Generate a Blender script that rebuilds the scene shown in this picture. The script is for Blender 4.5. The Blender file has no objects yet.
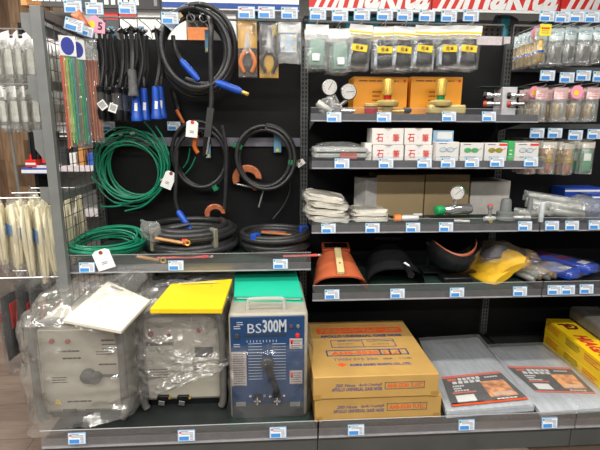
import bpy, bmesh, math, random
from mathutils import Vector, Matrix, Euler, noise
PI = math.pi
C = bpy.context.scene.collection
SC = bpy.context.scene

# ---------------------------------------------------------------- camera
CAM = Vector((-0.21, -2.806, 1.473)); YAW, PITCH, ROLL, FPX = 0.0677, 0.2080, 0.0051, 464.1
FW = Vector((math.sin(YAW)*math.cos(PITCH), math.cos(YAW)*math.cos(PITCH), -math.sin(PITCH)))
RT0 = FW.cross(Vector((0, 0, 1))).normalized(); UP0 = RT0.cross(FW)
RT = RT0*math.cos(ROLL) + UP0*math.sin(ROLL); UP = UP0*math.cos(ROLL) - RT0*math.sin(ROLL)
cd = bpy.data.cameras.new('camera'); cam = bpy.data.objects.new('camera', cd); C.objects.link(cam)
cd.sensor_width = 36; cd.lens = FPX/600*36; cd.clip_start = .05; cd.clip_end = 60
cam.matrix_world = Matrix(((RT.x, UP.x, -FW.x, CAM.x), (RT.y, UP.y, -FW.y, CAM.y), (RT.z, UP.z, -FW.z, CAM.z), (0, 0, 0, 1)))
SC.camera = cam
# ---------------------------------------------------------------- world, lights, exposure
w = bpy.data.worlds.new('world'); SC.world = w; w.use_nodes = True
w.node_tree.nodes['Background'].inputs[0].default_value = (1, .97, .93, 1)
w.node_tree.nodes['Background'].inputs[1].default_value = .12
def area(name, loc, sx, sy, power, col=(1, .965, .91), rot=(0, 0, 0)):
    l = bpy.data.lights.new(name, 'AREA'); l.shape = 'RECTANGLE'; l.size = sx; l.size_y = sy; l.energy = power; l.color = col
    o = bpy.data.objects.new(name, l); C.objects.link(o); o.location = loc; o.rotation_euler = rot
    return o
area('overhead_light_row', (-.2, -1.6, 3.6), 6.5, .22, 105)
area('overhead_light_row', (-.2, -3.9, 3.6), 6.5, .22, 290)
area('overhead_light_row', (-.2, -6.4, 3.6), 6.5, .22, 260)  # extra unseen row, added to brighten front-facing surfaces
area('overhead_light_row', (-.2, 1.1, 3.7), 7, .22, 130)
area('overhead_light_row', (-3.0, -.6, 3.6), .22, 5, 150)
vs = SC.view_settings; vs.view_transform = 'Standard'; vs.look = 'None'; vs.gamma = 1; vs.use_curve_mapping = False; vs.exposure = 0.0
SC.cycles.transparent_max_bounces = 32

# ---------------------------------------------------------------- pixel rays -> points of the place
def ray(px, py): return FW*FPX + RT*(px-300) + UP*(225-py)
def at(px, py, Y):
    d = ray(px, py); return CAM + d*((Y-CAM.y)/d.y)
def atz(px, py, Z):
    d = ray(px, py); return CAM + d*((Z-CAM.z)/d.z)
def scale_at(p): return FPX/((Vector(p)-CAM).dot(FW))      # pixels per metre at a point

# ---------------------------------------------------------------- materials
def lin(c):
    return tuple(((x/255)/12.92 if x <= 10 else ((x/255+.055)/1.055)**2.4) for x in c) + (1,)
MATS = {}
def M(name, col=(128, 128, 128), rough=.5, metal=0., var=.05, scale=25., bump=0., bscale=None, spec=.5, stretch=None, coat=0.):
    if name in MATS: return MATS[name]
    m = bpy.data.materials.new(name); m.use_nodes = True; nt = m.node_tree; b = nt.nodes['Principled BSDF']
    tc = nt.nodes.new('ShaderNodeTexCoord'); mp = nt.nodes.new('ShaderNodeMapping')
    nt.links.new(tc.outputs['Object'], mp.inputs[0])
    if stretch: mp.inputs['Scale'].default_value = stretch
    n = nt.nodes.new('ShaderNodeTexNoise'); n.inputs['Scale'].default_value = scale; n.inputs['Detail'].default_value = 3
    nt.links.new(mp.outputs[0], n.inputs['Vector'])
    r = nt.nodes.new('ShaderNodeValToRGB'); c = lin(col)
    r.color_ramp.elements[0].position = .3; r.color_ramp.elements[1].position = .7
    r.color_ramp.elements[0].color = tuple(max(0, x*(1-var*2)) for x in c[:3]) + (1,)
    r.color_ramp.elements[1].color = tuple(min(1, x*(1+var*2)) for x in c[:3]) + (1,)
    nt.links.new(n.outputs[0], r.inputs[0]); nt.links.new(r.outputs[0], b.inputs['Base Color'])
    b.inputs['Roughness'].default_value = rough; b.inputs['Metallic'].default_value = metal
    b.inputs['Specular IOR Level'].default_value = spec; b.inputs['Coat Weight'].default_value = coat
    if bump:
        n2 = nt.nodes.new('ShaderNodeTexNoise'); n2.inputs['Scale'].default_value = bscale or scale*2; n2.inputs['Detail'].default_value = 4
        nt.links.new(mp.outputs[0], n2.inputs['Vector'])
        bp = nt.nodes.new('ShaderNodeBump'); bp.inputs['Strength'].default_value = bump; bp.inputs['Distance'].default_value = .01
        nt.links.new(n2.outputs[0], bp.inputs['Height']); nt.links.new(bp.outputs[0], b.inputs['Normal'])
    MATS[name] = m; return m
def film(name, clear=.75, tint=(235, 238, 235), rough=.12, bump=.6, bscale=22., pass_tint=(255, 255, 255), fres=.5, gl=.035, bdist=.012):
    # thin plastic film: mostly see-through, more reflective at grazing angles
    if name in MATS: return MATS[name]
    m = bpy.data.materials.new(name); m.use_nodes = True; nt = m.node_tree; b = nt.nodes['Principled BSDF']; out = nt.nodes['Material Output']
    b.inputs['Base Color'].default_value = lin(tint); b.inputs['Roughness'].default_value = rough
    b.inputs['Specular IOR Level'].default_value = .9
    tc = nt.nodes.new('ShaderNodeTexCoord')
    n = nt.nodes.new('ShaderNodeTexNoise'); n.inputs['Scale'].default_value = bscale; n.inputs['Detail'].default_value = 3; n.inputs['Distortion'].default_value = 1.2
    nt.links.new(tc.outputs['Object'], n.inputs['Vector'])
    bp = nt.nodes.new('ShaderNodeBump'); bp.inputs['Strength'].default_value = bump; bp.inputs['Distance'].default_value = bdist
    nt.links.new(n.outputs[0], bp.inputs['Height'])
    g = nt.nodes.new('ShaderNodeBsdfGlossy'); g.inputs['Roughness'].default_value = rough; g.inputs['Color'].default_value = (1, 1, 1, 1)
    fr = nt.nodes.new('ShaderNodeFresnel'); fr.inputs['IOR'].default_value = 1.5
    for k in (b, g, fr): nt.links.new(bp.outputs[0], k.inputs['Normal'])
    t = nt.nodes.new('ShaderNodeBsdfTransparent'); t.inputs[0].default_value = lin(pass_tint)
    mx = nt.nodes.new('ShaderNodeMixShader'); mx.inputs[0].default_value = (1-clear)
    nt.links.new(t.outputs[0], mx.inputs[1]); nt.links.new(b.outputs[0], mx.inputs[2])
    ml = nt.nodes.new('ShaderNodeMath'); ml.operation = 'MULTIPLY_ADD'; ml.inputs[1].default_value = fres; ml.inputs[2].default_value = gl; nt.links.new(fr.outputs[0], ml.inputs[0])
    m2 = nt.nodes.new('ShaderNodeMixShader'); nt.links.new(ml.outputs[0], m2.inputs[0]); nt.links.new(mx.outputs[0], m2.inputs[1]); nt.links.new(g.outputs[0], m2.inputs[2])
    nt.links.new(m2.outputs[0], out.inputs[0])
    MATS[name] = m; return m
def wood(name, c1, c2, scale=6., stretch=(1, 1, 12)):
    m = M(name, c1, .5, 0, .12, scale, .12, scale*3, .35, stretch)
    return m
steel = M('steel', (165, 165, 163), .32, .6, .05, 60)
chrome = M('chrome', (225, 225, 225), .14, .85, .03, 20)
zinc = M('zinc_wire', (190, 190, 188), .3, .8, .04, 60)
grey_post = M('grey_painted_post', (112, 114, 112), .45, 0, .04, 15)
upright_m = M('upright_metal', (92, 95, 95), .45, .3, .05, 30)
black_panel = M('black_panel', (13, 13, 15), .6, 0, .15, 8, .05, 90, .25)
slot_m = M('slot_shadow', (12, 12, 12), .8, 0, 0)
shelf_m = M('shelf_plate', (30, 33, 33), .6, 0, .12, 8)
green_mat = M('green_mat', (11, 46, 36), .8, 0, .15, 40, .1)
rail_m = M('rail_grey', (104, 105, 109), .35, .3, .06, 20)
kick_m = M('kick_plate', (82, 83, 81), .5, .1, .08, 5)
deckm = M('deck_top', (26, 27, 27), .6, 0, .1, 10)
rail_clear = film('clear_rail', .965, (205, 207, 215), .1, .05, 4)
white_card = M('white_card', (235, 235, 232), .6, 0, .02)
tag_frame = M('tag_frame', (165, 196, 226), .4, 0, .02)
tag_white = M('tag_white', (226, 228, 230), .4, 0, .03)
tag_blue = M('tag_blue', (62, 135, 205), .4, 0, .05)
tag_grey = M('tag_print', (138, 140, 150), .5, 0, .1, 200)
tag_green = M('tag_green', (20, 140, 120), .5)
tag_red = M('tag_red', (215, 60, 50), .5)
ink = M('ink_black', (28, 28, 30), .6, 0, .05)
ink_grey = M('ink_grey', (95, 95, 95), .6, 0, .05)
white_ink = M('ink_white', (225, 225, 222), .6, 0, .02)
red_ink = M('ink_red', (205, 45, 38), .6, 0, .05)
orange_ink = M('ink_orange', (222, 84, 38), .6, 0, .05)
blue_ink = M('ink_blue', (48, 66, 128), .6, 0, .05)
rubber = M('black_rubber', (42, 42, 43), .38, 0, .12, 30, .05, 80)
rubber_dk = M('black_plastic', (20, 20, 22), .35, 0, .1, 30)
blue_plug = M('blue_plastic', (22, 76, 178), .4, 0, .06, 15)
orange_plug = M('orange_plastic', (206, 104, 36), .4, 0, .06)
brass = M('brass', (214, 178, 92), .3, .5, .06, 40)
copper = M('copper', (196, 116, 78), .38, .4, .12, 30)
green_cable = M('green_cable', (20, 128, 96), .4, 0, .1, 15)
green_tape = M('green_tape', (10, 110, 70), .5, 0, .06)
blue_tape = M('blue_tape', (22, 70, 170), .5)
paper = M('paper', (214, 208, 192), .6, 0, .03, 6, .05, 8)
bag = film('plastic_bag', .88, bump=.9)
bag_hazy = film('hazy_plastic_bag', .84, (238, 240, 236), .16, .9, 18)
bag_clear = film('clear_blister', .94, (240, 242, 240), .08, .6, 26)

# ---------------------------------------------------------------- mesh builder
class MB:
    def __init__(s): s.v, s.f, s.m, s.sm = [], [], [], []
    def add(s, v, f, mi=0, smooth=False, T=None):
        o = len(s.v)
        s.v += [tuple((T @ Vector(p)) if T else p) for p in v]
        s.f += [tuple(i+o for i in q) for q in f]; s.m += [mi]*len(f); s.sm += [smooth]*len(f)
        return s
    def box(s, c, d, R=None, mi=0):
        x, y, z = d[0]/2, d[1]/2, d[2]/2
        v = [Vector(p) for p in ((-x, -y, -z), (x, -y, -z), (x, y, -z), (-x, y, -z), (-x, -y, z), (x, -y, z), (x, y, z), (-x, y, z))]
        if R is not None: Rm = Euler(R).to_matrix() if not isinstance(R, Matrix) else R; v = [Rm @ p for p in v]
        v = [tuple(p+Vector(c)) for p in v]
        return s.add(v, [(0, 3, 2, 1), (4, 5, 6, 7), (0, 1, 5, 4), (1, 2, 6, 5), (2, 3, 7, 6), (3, 0, 4, 7)], mi)
    def b2(s, lo, hi, mi=0):
        return s.box([(a+b)/2 for a, b in zip(lo, hi)], [abs(b-a) for a, b in zip(lo, hi)], None, mi)
    def tube(s, pts, r, n=8, mi=0, closed=False, caps=True, flat=1.):
        P = [Vector(p) for p in pts]; N = len(P); rr = r if isinstance(r, (list, tuple)) else [r]*N
        tang = []
        for i in range(N):
            a = P[(i-1) % N] if (closed or i > 0) else P[i]; b = P[(i+1) % N] if (closed or i < N-1) else P[i]
            d = b-a; tang.append(d.normalized() if d.length > 1e-9 else Vector((0, 0, 1)))
        u = tang[0].orthogonal().normalized(); V = []
        for i in range(N):
            t = tang[i]; u = (u - t*u.dot(t)); u = u.normalized() if u.length > 1e-6 else t.orthogonal().normalized(); q = t.cross(u)
            for k in range(n):
                a = 2*PI*k/n; V.append(P[i] + (u*math.cos(a) + q*math.sin(a)*flat)*rr[i])
        F = []; L = N if closed else N-1
        for i in range(L):
            for k in range(n):
                a, b = i*n+k, i*n+(k+1) % n; c2, d2 = ((i+1) % N)*n+(k+1) % n, ((i+1) % N)*n+k
                F.append((a, b, c2, d2))
        s.add(V, F, mi, True)
        if caps and not closed:
            o = len(s.v)-len(V); s.f += [tuple(o+k for k in reversed(range(n))), tuple(o+(N-1)*n+k for k in range(n))]; s.m += [mi]*2; s.sm += [False]*2
        return s
    def lathe(s, prof, n=20, T=None, mi=0, smooth=True):
        V, F = [], []
        for r, h in prof:
            for k in range(n): a = 2*PI*k/n; V.append((r*math.cos(a), r*math.sin(a), h))
        for i in range(len(prof)-1):
            for k in range(n): F.append((i*n+k, i*n+(k+1) % n, (i+1)*n+(k+1) % n, (i+1)*n+k))
        F.append(tuple(reversed(range(n)))); F.append(tuple((len(prof)-1)*n+k for k in range(n)))
        return s.add(V, F, mi, smooth, T)
    def prism(s, poly, a, b, axis='y', mi=0, T=None):
        n = len(poly)
        def pt(p, h): return (p[0], h, p[1]) if axis == 'y' else ((p[0], p[1], h) if axis == 'z' else (h, p[0], p[1]))
        V = [pt(p, a) for p in poly] + [pt(p, b) for p in poly]
        F = [tuple(range(n)), tuple(reversed(range(n, 2*n)))] + [(i, i+n, (i+1) % n+n, (i+1) % n) for i in range(n)]
        return s.add(V, F, mi, False, T)
    def grid(s, fn, nu, nv, mi=0, smooth=True, cu=False):
        V = [tuple(fn(i/(nu if cu else nu-1), j/(nv-1))) for j in range(nv) for i in range(nu)]; F = []
        for j in range(nv-1):
            for i in range(nu if cu else nu-1): F.append((j*nu+i, j*nu+(i+1) % nu, (j+1)*nu+(i+1) % nu, (j+1)*nu+i))
        return s.add(V, F, mi, smooth)
    def pillow(s, w, h, t, seed=0, nu=9, nv=11, wr=.006, mi=0, T=None, sag=0., taper=0.):
        # closed flat bag: x across, z from 0 (top) to -h, y thickness
        for sd in (-1, 1):
            def fn(u, v):
                e = max(0., (4*u*(1-u))**.45*(min(1, 3.2*v)*min(1, 5*(1-v)))**.6 if 0 < u < 1 and 0 < v < 1 else 0)
                nz = noise.noise(Vector((u*3+seed*7.1, v*4, sd*3+seed)))
                x = (u-.5)*w*(1-taper*max(0., (v-.45)/.55)**1.3)*(1+.05*noise.noise(Vector((seed*3.3, v*5, 1))))
                return Vector((x, sd*t/2*e*(1+sag*(v-.5)) + wr*nz*(0.3+e), -h*v + wr*noise.noise(Vector((u*4, seed, v*2)))))
            V = [fn(i/(nu-1), j/(nv-1)) for j in range(nv) for i in range(nu)]; F = []
            for j in range(nv-1):
                for i in range(nu-1):
                    q = (j*nu+i, j*nu+i+1, (j+1)*nu+i+1, (j+1)*nu+i); F.append(q if sd > 0 else q[::-1])
            s.add([tuple(p) for p in V], F, mi, True, T)
        return s
    def mesh(s, name, mats):
        me = bpy.data.meshes.new(name); me.from_pydata([tuple(p) for p in s.v], [], s.f)
        for m in (mats if isinstance(mats, (list, tuple)) else [mats]): me.materials.append(m)
        me.polygons.foreach_set('material_index', s.m); me.polygons.foreach_set('use_smooth', s.sm); me.update(); me.set_sharp_from_angle(angle=.75)
        return me
    def build(s, name, mats, parent=None, loc=(0, 0, 0), rot=(0, 0, 0), bev=0.):
        o = bpy.data.objects.new(name, s.mesh(name, mats)); C.objects.link(o); o.parent = parent; o.location = loc; o.rotation_euler = rot
        if bev:
            b = o.modifiers.new('bevel', 'BEVEL'); b.width = bev; b.segments = 2; b.limit_method = 'ANGLE'
        return o
def link_mesh(name, me, parent=None, loc=(0, 0, 0), rot=(0, 0, 0)):
    o = bpy.data.objects.new(name, me); C.objects.link(o); o.parent = parent; o.location = loc; o.rotation_euler = rot; return o
def tag(o, label, cat, group=None):
    o['label'] = label; o['category'] = cat
    if group: o['group'] = group
    return o
def thing(name, label, cat, loc=(0, 0, 0), rz=0, group=None, rot=None):
    o = bpy.data.objects.new(name, None); C.objects.link(o); o.location = loc; o.rotation_euler = rot or (0, 0, rz); o.empty_display_size = .05
    return tag(o, label, cat, group)
def structure(o): o['kind'] = 'structure'; return o
def dup(root, loc, rz=None, label=None, group=None):
    r = root.copy(); C.objects.link(r); r.location = loc
    if rz is not None: r.rotation_euler = (0, 0, rz)
    if label: r['label'] = label
    if group: r['group'] = group
    for ch in list(root.children):
        c = ch.copy(); C.objects.link(c); c.parent = r
        for g in ch.children:
            d = g.copy(); C.objects.link(d); d.parent = c
    return r
FRONT = (PI/2, 0, 0); FLAT = (0, 0, 0)
TXT = {}
def text_mesh(s, mat, bold=0., ext=.01, shear=0.):
    k = (s, mat.name, bold, ext, shear)
    if k in TXT: return TXT[k]
    cu = bpy.data.curves.new('lettering', 'FONT'); cu.body = s; cu.size = 1; cu.extrude = ext; cu.offset = bold; cu.shear = shear
    cu.resolution_u = 2; cu.align_x = 'LEFT'; cu.fill_mode = 'BOTH'
    o = bpy.data.objects.new('lettering', cu); C.objects.link(o)
    dg = bpy.context.evaluated_depsgraph_get(); me = bpy.data.meshes.new_from_object(o.evaluated_get(dg)); me.materials.clear(); me.materials.append(mat); me.name = 'lettering'
    bpy.data.objects.remove(o)
    xs = [v.co.x for v in me.vertices] or [0, 1]; ys = [v.co.y for v in me.vertices] or [0, 1]
    x0, x1, y0, y1 = min(xs), max(xs), min(ys), max(ys)
    for v in me.vertices: v.co.x = (v.co.x-x0)/(x1-x0) - .5; v.co.y = (v.co.y-y0)/(y1-y0) - .5
    TXT[k] = me; return me
def T(parent, s, pos, wd, ht, mat, rot=FRONT, bold=.0, name='lettering', shear=0.):
    # lettering filling a box wd x ht centred on pos
    o = link_mesh(name, text_mesh(s, mat, bold, .0, shear), parent, pos, rot); o.scale = (wd, ht, 1); return o
def bars(rows, wd, pitch, th, seed=0, ragged=.35, y=0.):
    # rows of illegible fine print, in XZ facing -Y
    mb = MB(); r = random.Random(seed)
    for i in range(rows):
        x = -wd/2; end = wd/2*(1-ragged*r.random()*2)
        while x < end:
            l = min(r.uniform(.10, .3)*wd, end-x); mb.add([(x, y, -i*pitch), (x+l, y, -i*pitch), (x+l, y, -i*pitch+th), (x, y, -i*pitch+th)], [(0, 1, 2, 3)]); x += l+wd*.03
    return mb
def look(axis):                      # matrix turning local z to the axis
    return Vector(axis).to_track_quat('Z', 'Y').to_matrix().to_4x4()
def TR(loc, axis=(0, 0, 1)): return Matrix.Translation(Vector(loc)) @ look(axis)
def smooth_path(P, sub=6):
    P = [Vector(p) for p in P]; out = []
    for i in range(len(P)-1):
        p0, p1, p2, p3 = P[max(i-1, 0)], P[i], P[i+1], P[min(i+2, len(P)-1)]
        for k in range(sub):
            t = k/sub; out.append(.5*((2*p1) + (p2-p0)*t + (2*p0-5*p1+4*p2-p3)*t*t + (3*p1-p0-3*p2+p3)*t**3))
    out.append(P[-1]); return out
def coil_pts(R, loops, seed, spread=.03, jit=.05, per=36, squash=1., a0=PI/2, shift=.05):
    r = random.Random(seed); ph = [r.uniform(0, 6.28) for _ in range(8)]; offs = [(r.uniform(-1, 1), r.uniform(-1, 1), r.uniform(-jit, jit)) for _ in range(loops+2)]
    out = []; N = int(loops*per)
    for i in range(N+1):
        t = i/per; k = int(t); f = t-k; f = f*f*(3-2*f)
        ox = offs[k][0]*(1-f)+offs[k+1][0]*f; oz = offs[k][1]*(1-f)+offs[k+1][1]*f; dr = offs[k][2]*(1-f)+offs[k+1][2]*f
        a = a0+2*PI*t; rad = R*(1+dr+.015*math.sin(2*a+ph[0]+t))
        out.append(Vector((rad*math.cos(a)+ox*R*shift, spread*math.sin(t*2.4+ph[1])*.6 + spread*(t/loops-.5), rad*math.sin(a)*squash+oz*R*shift)))
    return out
# ================================================================ SETTING
fl = structure(MB().b2((-6, -6, -.05), (6, 6, -.006)).build('floor', M('floor_base', (70, 56, 46), .6)))
fl_m = [M('floor_plank_%d' % i, c, .38, 0, .10, 7, .05, 30, .4, (1, 9, 1)) for i, c in enumerate(((100, 85, 75), (95, 80, 70), (104, 90, 79)))]
pm = [MB().b2((0, 0, -.006), (.898, .148, 0)).mesh('plank', m) for m in fl_m]
R0 = random.Random(5)
for j in range(32):
    y = -1.5+j*.15; off = R0.uniform(0, .9)
    for i in range(-1, 6 if j < 5 else 4):
        x = -4.6+off+i*.9
        if j < 5 or x < -.9: link_mesh('plank', pm[R0.randrange(3)], fl, (x, y, 0))
wm = [M('wall_board_%d' % i, c, .5, 0, .16, 5, .1, 20, .3, (6, 1, .6)) for i, c in enumerate(((124, 98, 74), (104, 80, 60), (140, 112, 86)))]
wl = structure(MB().b2((-6, 3.45, 0), (-2.3, 3.6, 3.2)).build('wall_back', M('wall_base', (70, 55, 42), .7)))
bm_ = [MB().b2((0, -.015, 0), (.128, 0, .698)).mesh('plank', m) for m in wm]
for i in range(26):
    off = R0.uniform(-.6, 0)
    for k in range(5): link_mesh('plank', bm_[R0.randrange(3)], wl, (-5.8+i*.13, 3.45, max(0, off+k*.7)))
structure(MB().b2((-2.3, 5.0, 0), (6, 5.1, 3.6)).build('wall_right', M('wall_paint', (205, 203, 196), .7)))

# ================================================================ MAIN SHELVING
WB = 1.2
up_me = MB().b2((-.021, -.03, .0), (.021, .012, 1.955)).mesh('upright', upright_m)
sl = MB()
for k in range(78):
    for sx in (-.009, .009): sl.b2((sx-.004, -.0312, .02+k*.0245), (sx+.004, -.0298, .036+k*.0245))
slot_me = sl.mesh('slots', slot_m)
def bay(label, x0):
    b = thing('shelving_bay', label, 'shelving', (x0, 0, 0), 0, 'shelving bays side by side')
    MB().b2((.022, .0, .1), (WB-.022, .02, 1.95)).build('back_panel', black_panel, b)
    for x in ((0,) if x0 < 1 else (0, WB)):
        u = link_mesh('upright', up_me, b, (x, 0, 0)); link_mesh('slots', slot_me, u)
    MB().tube([(.03, 0, 1.95), (.03, 0, 2.06), (WB-.03, 0, 2.06), (WB-.03, 0, 1.95)], .006, 6).build('cross_bar', M('bar_dark', (110, 112, 112), .5, .3), b)
    return b
def shelf(b, d, zb, fence, mat=False, x0=.0, x1=WB, bracket=True):
    s = MB().b2((x0+.024, -d+.004, zb+.008), (x1-.024, -.032, zb+.032)).build('shelf', shelf_m, b)
    MB().b2((x0+.004, -d-.002, zb), (x1-.004, -d+.003, zb+.036)).b2((x0+.004, -d-.010, zb-.003), (x1-.004, -d-.002, zb+.003), 1).build('price_rail', [rail_m, M('rail_lip', (168, 168, 172), .3, .2)], s)
    MB().b2((x0+.004, -d-.009, zb+.003), (x1-.004, -d-.006, zb+fence)).b2((x0+.004, -d-.0095, zb+fence), (x1-.004, -d-.0055, zb+fence+.002), 1).build('clear_fence', [rail_clear, film('fence_highlight', .6, (220, 222, 226), .15, 0)], s)  # paler strip on the fence top is an edge highlight put into the colour
    if mat: MB().b2((x0+.03, -d+.01, zb+.032), (x1-.03, -.05, zb+.035)).build('shelf_mat', green_mat, s)
    if bracket:
        for x in (x0+.03, x1-.03):
            MB().prism([(-.03, zb+.008), (-.03, zb-.05), (-d*.9, zb)], x-.0015, x+.0015, 'x').build('bracket', upright_m, s)
    return s
def deck(b, d=.969, zb=.113):
    s = MB().b2((.01, -d+.004, zb), (WB-.01, -.03, zb+.03)).build('base_deck', deckm, b)
    MB().b2((.004, -d-.002, zb), (WB-.004, -d+.003, zb+.036)).b2((.004, -d-.011, zb-.003), (WB-.004, -d-.002, zb+.003), 1).build('price_rail', [rail_m, M('rail_lip')], s)
    MB().b2((.004, -d-.010, zb+.003), (WB-.004, -d-.007, zb+.082)).b2((.004, -d-.0105, zb+.082), (WB-.004, -d-.0065, zb+.084), 1).build('clear_fence', [rail_clear, film('fence_highlight')], s)  # same highlight coloured into the top edge of the deck fence
    MB().b2((.002, -d+.012, 0), (WB-.002, -d+.03, zb-.004)).build('kick_plate', kick_m, s)
    MB().b2((.02, -d+.02, zb+.03), (WB-.02, -.3, zb+.0325)).build('deck_mat', M('deck_mat', (24, 30, 29), .8, 0, .2, 12), s)
    return s
bL = bay('left shelving bay with hanging cables, one shelf and three welding machines', -WB)
bR = bay('middle shelving bay with four shelves of welding goods and hose cartons', 0)
bT = bay('right shelving bay with small nozzle packs on hooks, cut off by the picture edge', WB)
shelf(bL, .573, .774, .088, True)
shelf(bR, .404, 1.505, .064); shelf(bR, .495, 1.273, .056); shelf(bR, .519, .949, .068, True); shelf(bR, .602, .619, .078, True)
shelf(bT, .519, .949, .068); shelf(bT, .602, .619, .078)
for b in (bL, bR, bT): deck(b)
MB().b2((.022, -.02, 1.36), (WB-.022, -.002, 1.41)).build('peg_bar', M('peg_bar_metal', (150, 148, 160), .3, .6, .15, 12), bL)
for z in (1.80, 1.47): MB().b2((.022, -.02, z), (WB-.022, -.002, z+.03)).build('peg_bar', upright_m, bT)
MB().b2((.03, -.96, .1435), (.42, -.2, .147)).build('shelf_mat', green_mat, bT)
MB().b2((.8, -.94, .1455), (1.17, -.2, .147)).build('shelf_mat', green_mat, bL)
# wire side panel at the end of the run with its grey post, and the hook brackets of the end display
er = thing('end_rack', 'grey post and wire mesh panel closing the left end of the shelving', 'rack', (-1.194, -.605, 0))
MB().b2((-.022, -.018, 0), (.022, .016, 1.972)).build('post', grey_post, er, bev=.002)
MB().b2((-.012, .025, 1.93), (.022, .60, 1.967)).build('top_rail', M('rail_brown_grey', (92, 86, 80), .4, .2), er)
MB().b2((-.012, .025, .0), (.022, .60, .04)).build('bottom_rail', grey_post, er)
g = MB()
for k in range(8): g.tube([(.012, .05+k*.072, .04), (.012, .05+k*.072, 1.93)], .0022, 5)
for k in range(31): g.tube([(.016, .025, .07+k*.061), (.016, .59, .07+k*.061)], .002, 5)
wg = g.build('wire_grid', M('dark_wire', (84, 86, 84), .35, .6), er); wg['kind'] = 'stuff'
for px, py, hh in ((29, 13, .15), (36, 76, .17), (43, 130, .2), (48, 187, .12)):
    p = at(px, py, -.6); zt = p.z
    MB().prism([(-.068, zt), (-.022, zt), (-.022, zt-hh*.75), (-.068, zt-hh*.42)], -.004, .004, 'y').build('bracket', grey_post, er)
for z in (1.90, 1.66, 1.13, .72): MB().b2((-.05, .02, z-.02), (-.03, .6, z+.02)).build('hook_rail', grey_post, er)

def hook(b, X, z, L, ztag=None, bx=None):
    """wire peg hook of a bay: prong, upturned tip and price arm"""
    bx = b.location.x if bx is None else bx; x = X-bx
    h = MB().tube(smooth_path([(x, -.012, z), (x, -L*.5, z), (x, -L+.02, z+.002), (x, -L, z+.012)], 3), .0026, 6)
    if ztag: h.tube(smooth_path([(x, -.012, z+.008), (x, -.06, ztag-.004), (x, -L*.7, ztag), (x, -L-.012, ztag)], 3), .0022, 6)
    return h.build('peg_hook', zinc, b)

# ---------------------------------------------------------------- price tags (each its own thing)
TW, TH = .074, .049
tag_me = MB().b2((-TW/2, -.002, -TH/2), (TW/2, .002, TH/2), 0).b2((-TW/2+.004, -.0025, -TH/2+.004), (TW/2-.004, -.002, TH/2-.004), 1).mesh('price_tag', [tag_frame, tag_white])
tb_me = MB().b2((-TW/2+.006, -.0032, -TH/2+.005), (TW*.14, -.0025, -TH*.06)).mesh('price_field', tag_blue)
r_ = random.Random(2); tp = MB()
for k in range(3): tp.b2((-TW*.3, -.0030, TH*.12+k*.006), (TW*(.1+.3*r_.random()), -.0025, TH*.12+k*.006+.0028))
for k in range(4): tp.b2((TW*.2, -.0030, -TH*.36+k*.006), (TW*.4, -.0025, -TH*.36+k*.006+.003))
tp_me = tp.mesh('print', tag_grey)
tg_me = MB().b2((-TW/2+.004, -.0032, TH/2-.012), (-TW/2+.012, -.0025, TH/2-.004)).mesh('corner_mark', tag_green)
tr_me = MB().b2((-TW/2+.006, -.0032, TH/2-.014), (-TW/2+.015, -.0025, TH/2-.006)).mesh('corner_mark', tag_red)
def price_tag(p, label, rot=(0, 0, 0), red=False, sc=1.):
    o = link_mesh('price_tag', tag_me, None, p, rot); tag(o, label, 'price tag', 'blue and white price tags')
    for n, m in (('price_field', tb_me), ('print', tp_me), ('corner_mark', tr_me if red else tg_me)): link_mesh(n, m, o)
    o.scale = (sc, sc, sc); return o
def rail_tags(Y, lst, red=False):
    for px, py, lab in lst: price_tag(at(px, py, Y), 'price tag on the rail '+lab, (math.radians(-8), 0, 0), red)
rail_tags(-.586, [(87, 267.5, 'below the green coil lying on the shelf'), (176, 265.5, 'below the thick black cable coil'), (280.5, 264, 'below the black coil with blue tape')])
rail_tags(-.417, [(334, 117, 'below the twin gauge regulator'), (384, 117, 'below the red and brass regulator'), (449, 116.5, 'below the green and brass regulator'), (489, 116.5, 'right of the yellow cartons on the top shelf')])
rail_tags(-.508, [(342, 163.5, 'below the bagged grey sheet'), (386, 163.3, 'below the left stack of chalk boxes'), (424.5, 163, 'below the right stack of chalk boxes'), (448, 162.7, 'below the box with pale spectacles'), (472, 162.3, 'below the box with green spectacles'), (497, 162, 'below the box with red and green goggles'), (531, 161.6, 'at the right end of the second shelf')])
rail_tags(-.532, [(328.5, 228.5, 'below the pile of white cloths'), (372.5, 228, 'below the flat white cloth'), (413, 227.5, 'below the orange-tipped fitting'), (446, 227, 'below the chrome regulator with green cap'), (525, 226, 'below the grey plastic valve'), (552, 225.6, 'below the first grey pipe sleeves'), (572, 225.4, 'below the stack of grey tubes'), (595.5, 225, 'below the blue boxes')])
rail_tags(-.615, [(332, 294.5, 'below the brown hand shield'), (397.5, 293.5, 'below the black hand shield'), (457, 292.5, 'below the black helmet'), (520, 291.3, 'below the yellow gloves'), (554.5, 290, 'left of a pair under the bagged fittings'), (568, 289.8, 'right of a pair under the bagged fittings'), (586.5, 289, 'below the blue and purple packs')])
rail_tags(-.982, [(77, 438.5, 'below the leftmost welding machine'), (186.5, 435.5, 'below the middle welding machine'), (278, 432.5, 'below the blue-fronted welding machine')], True)
rail_tags(-.982, [(356, 430, 'below the hose cartons'), (466.5, 425, 'below the left grey blanket pack'), (549.5, 423, 'below the right grey blanket pack')])

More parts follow.
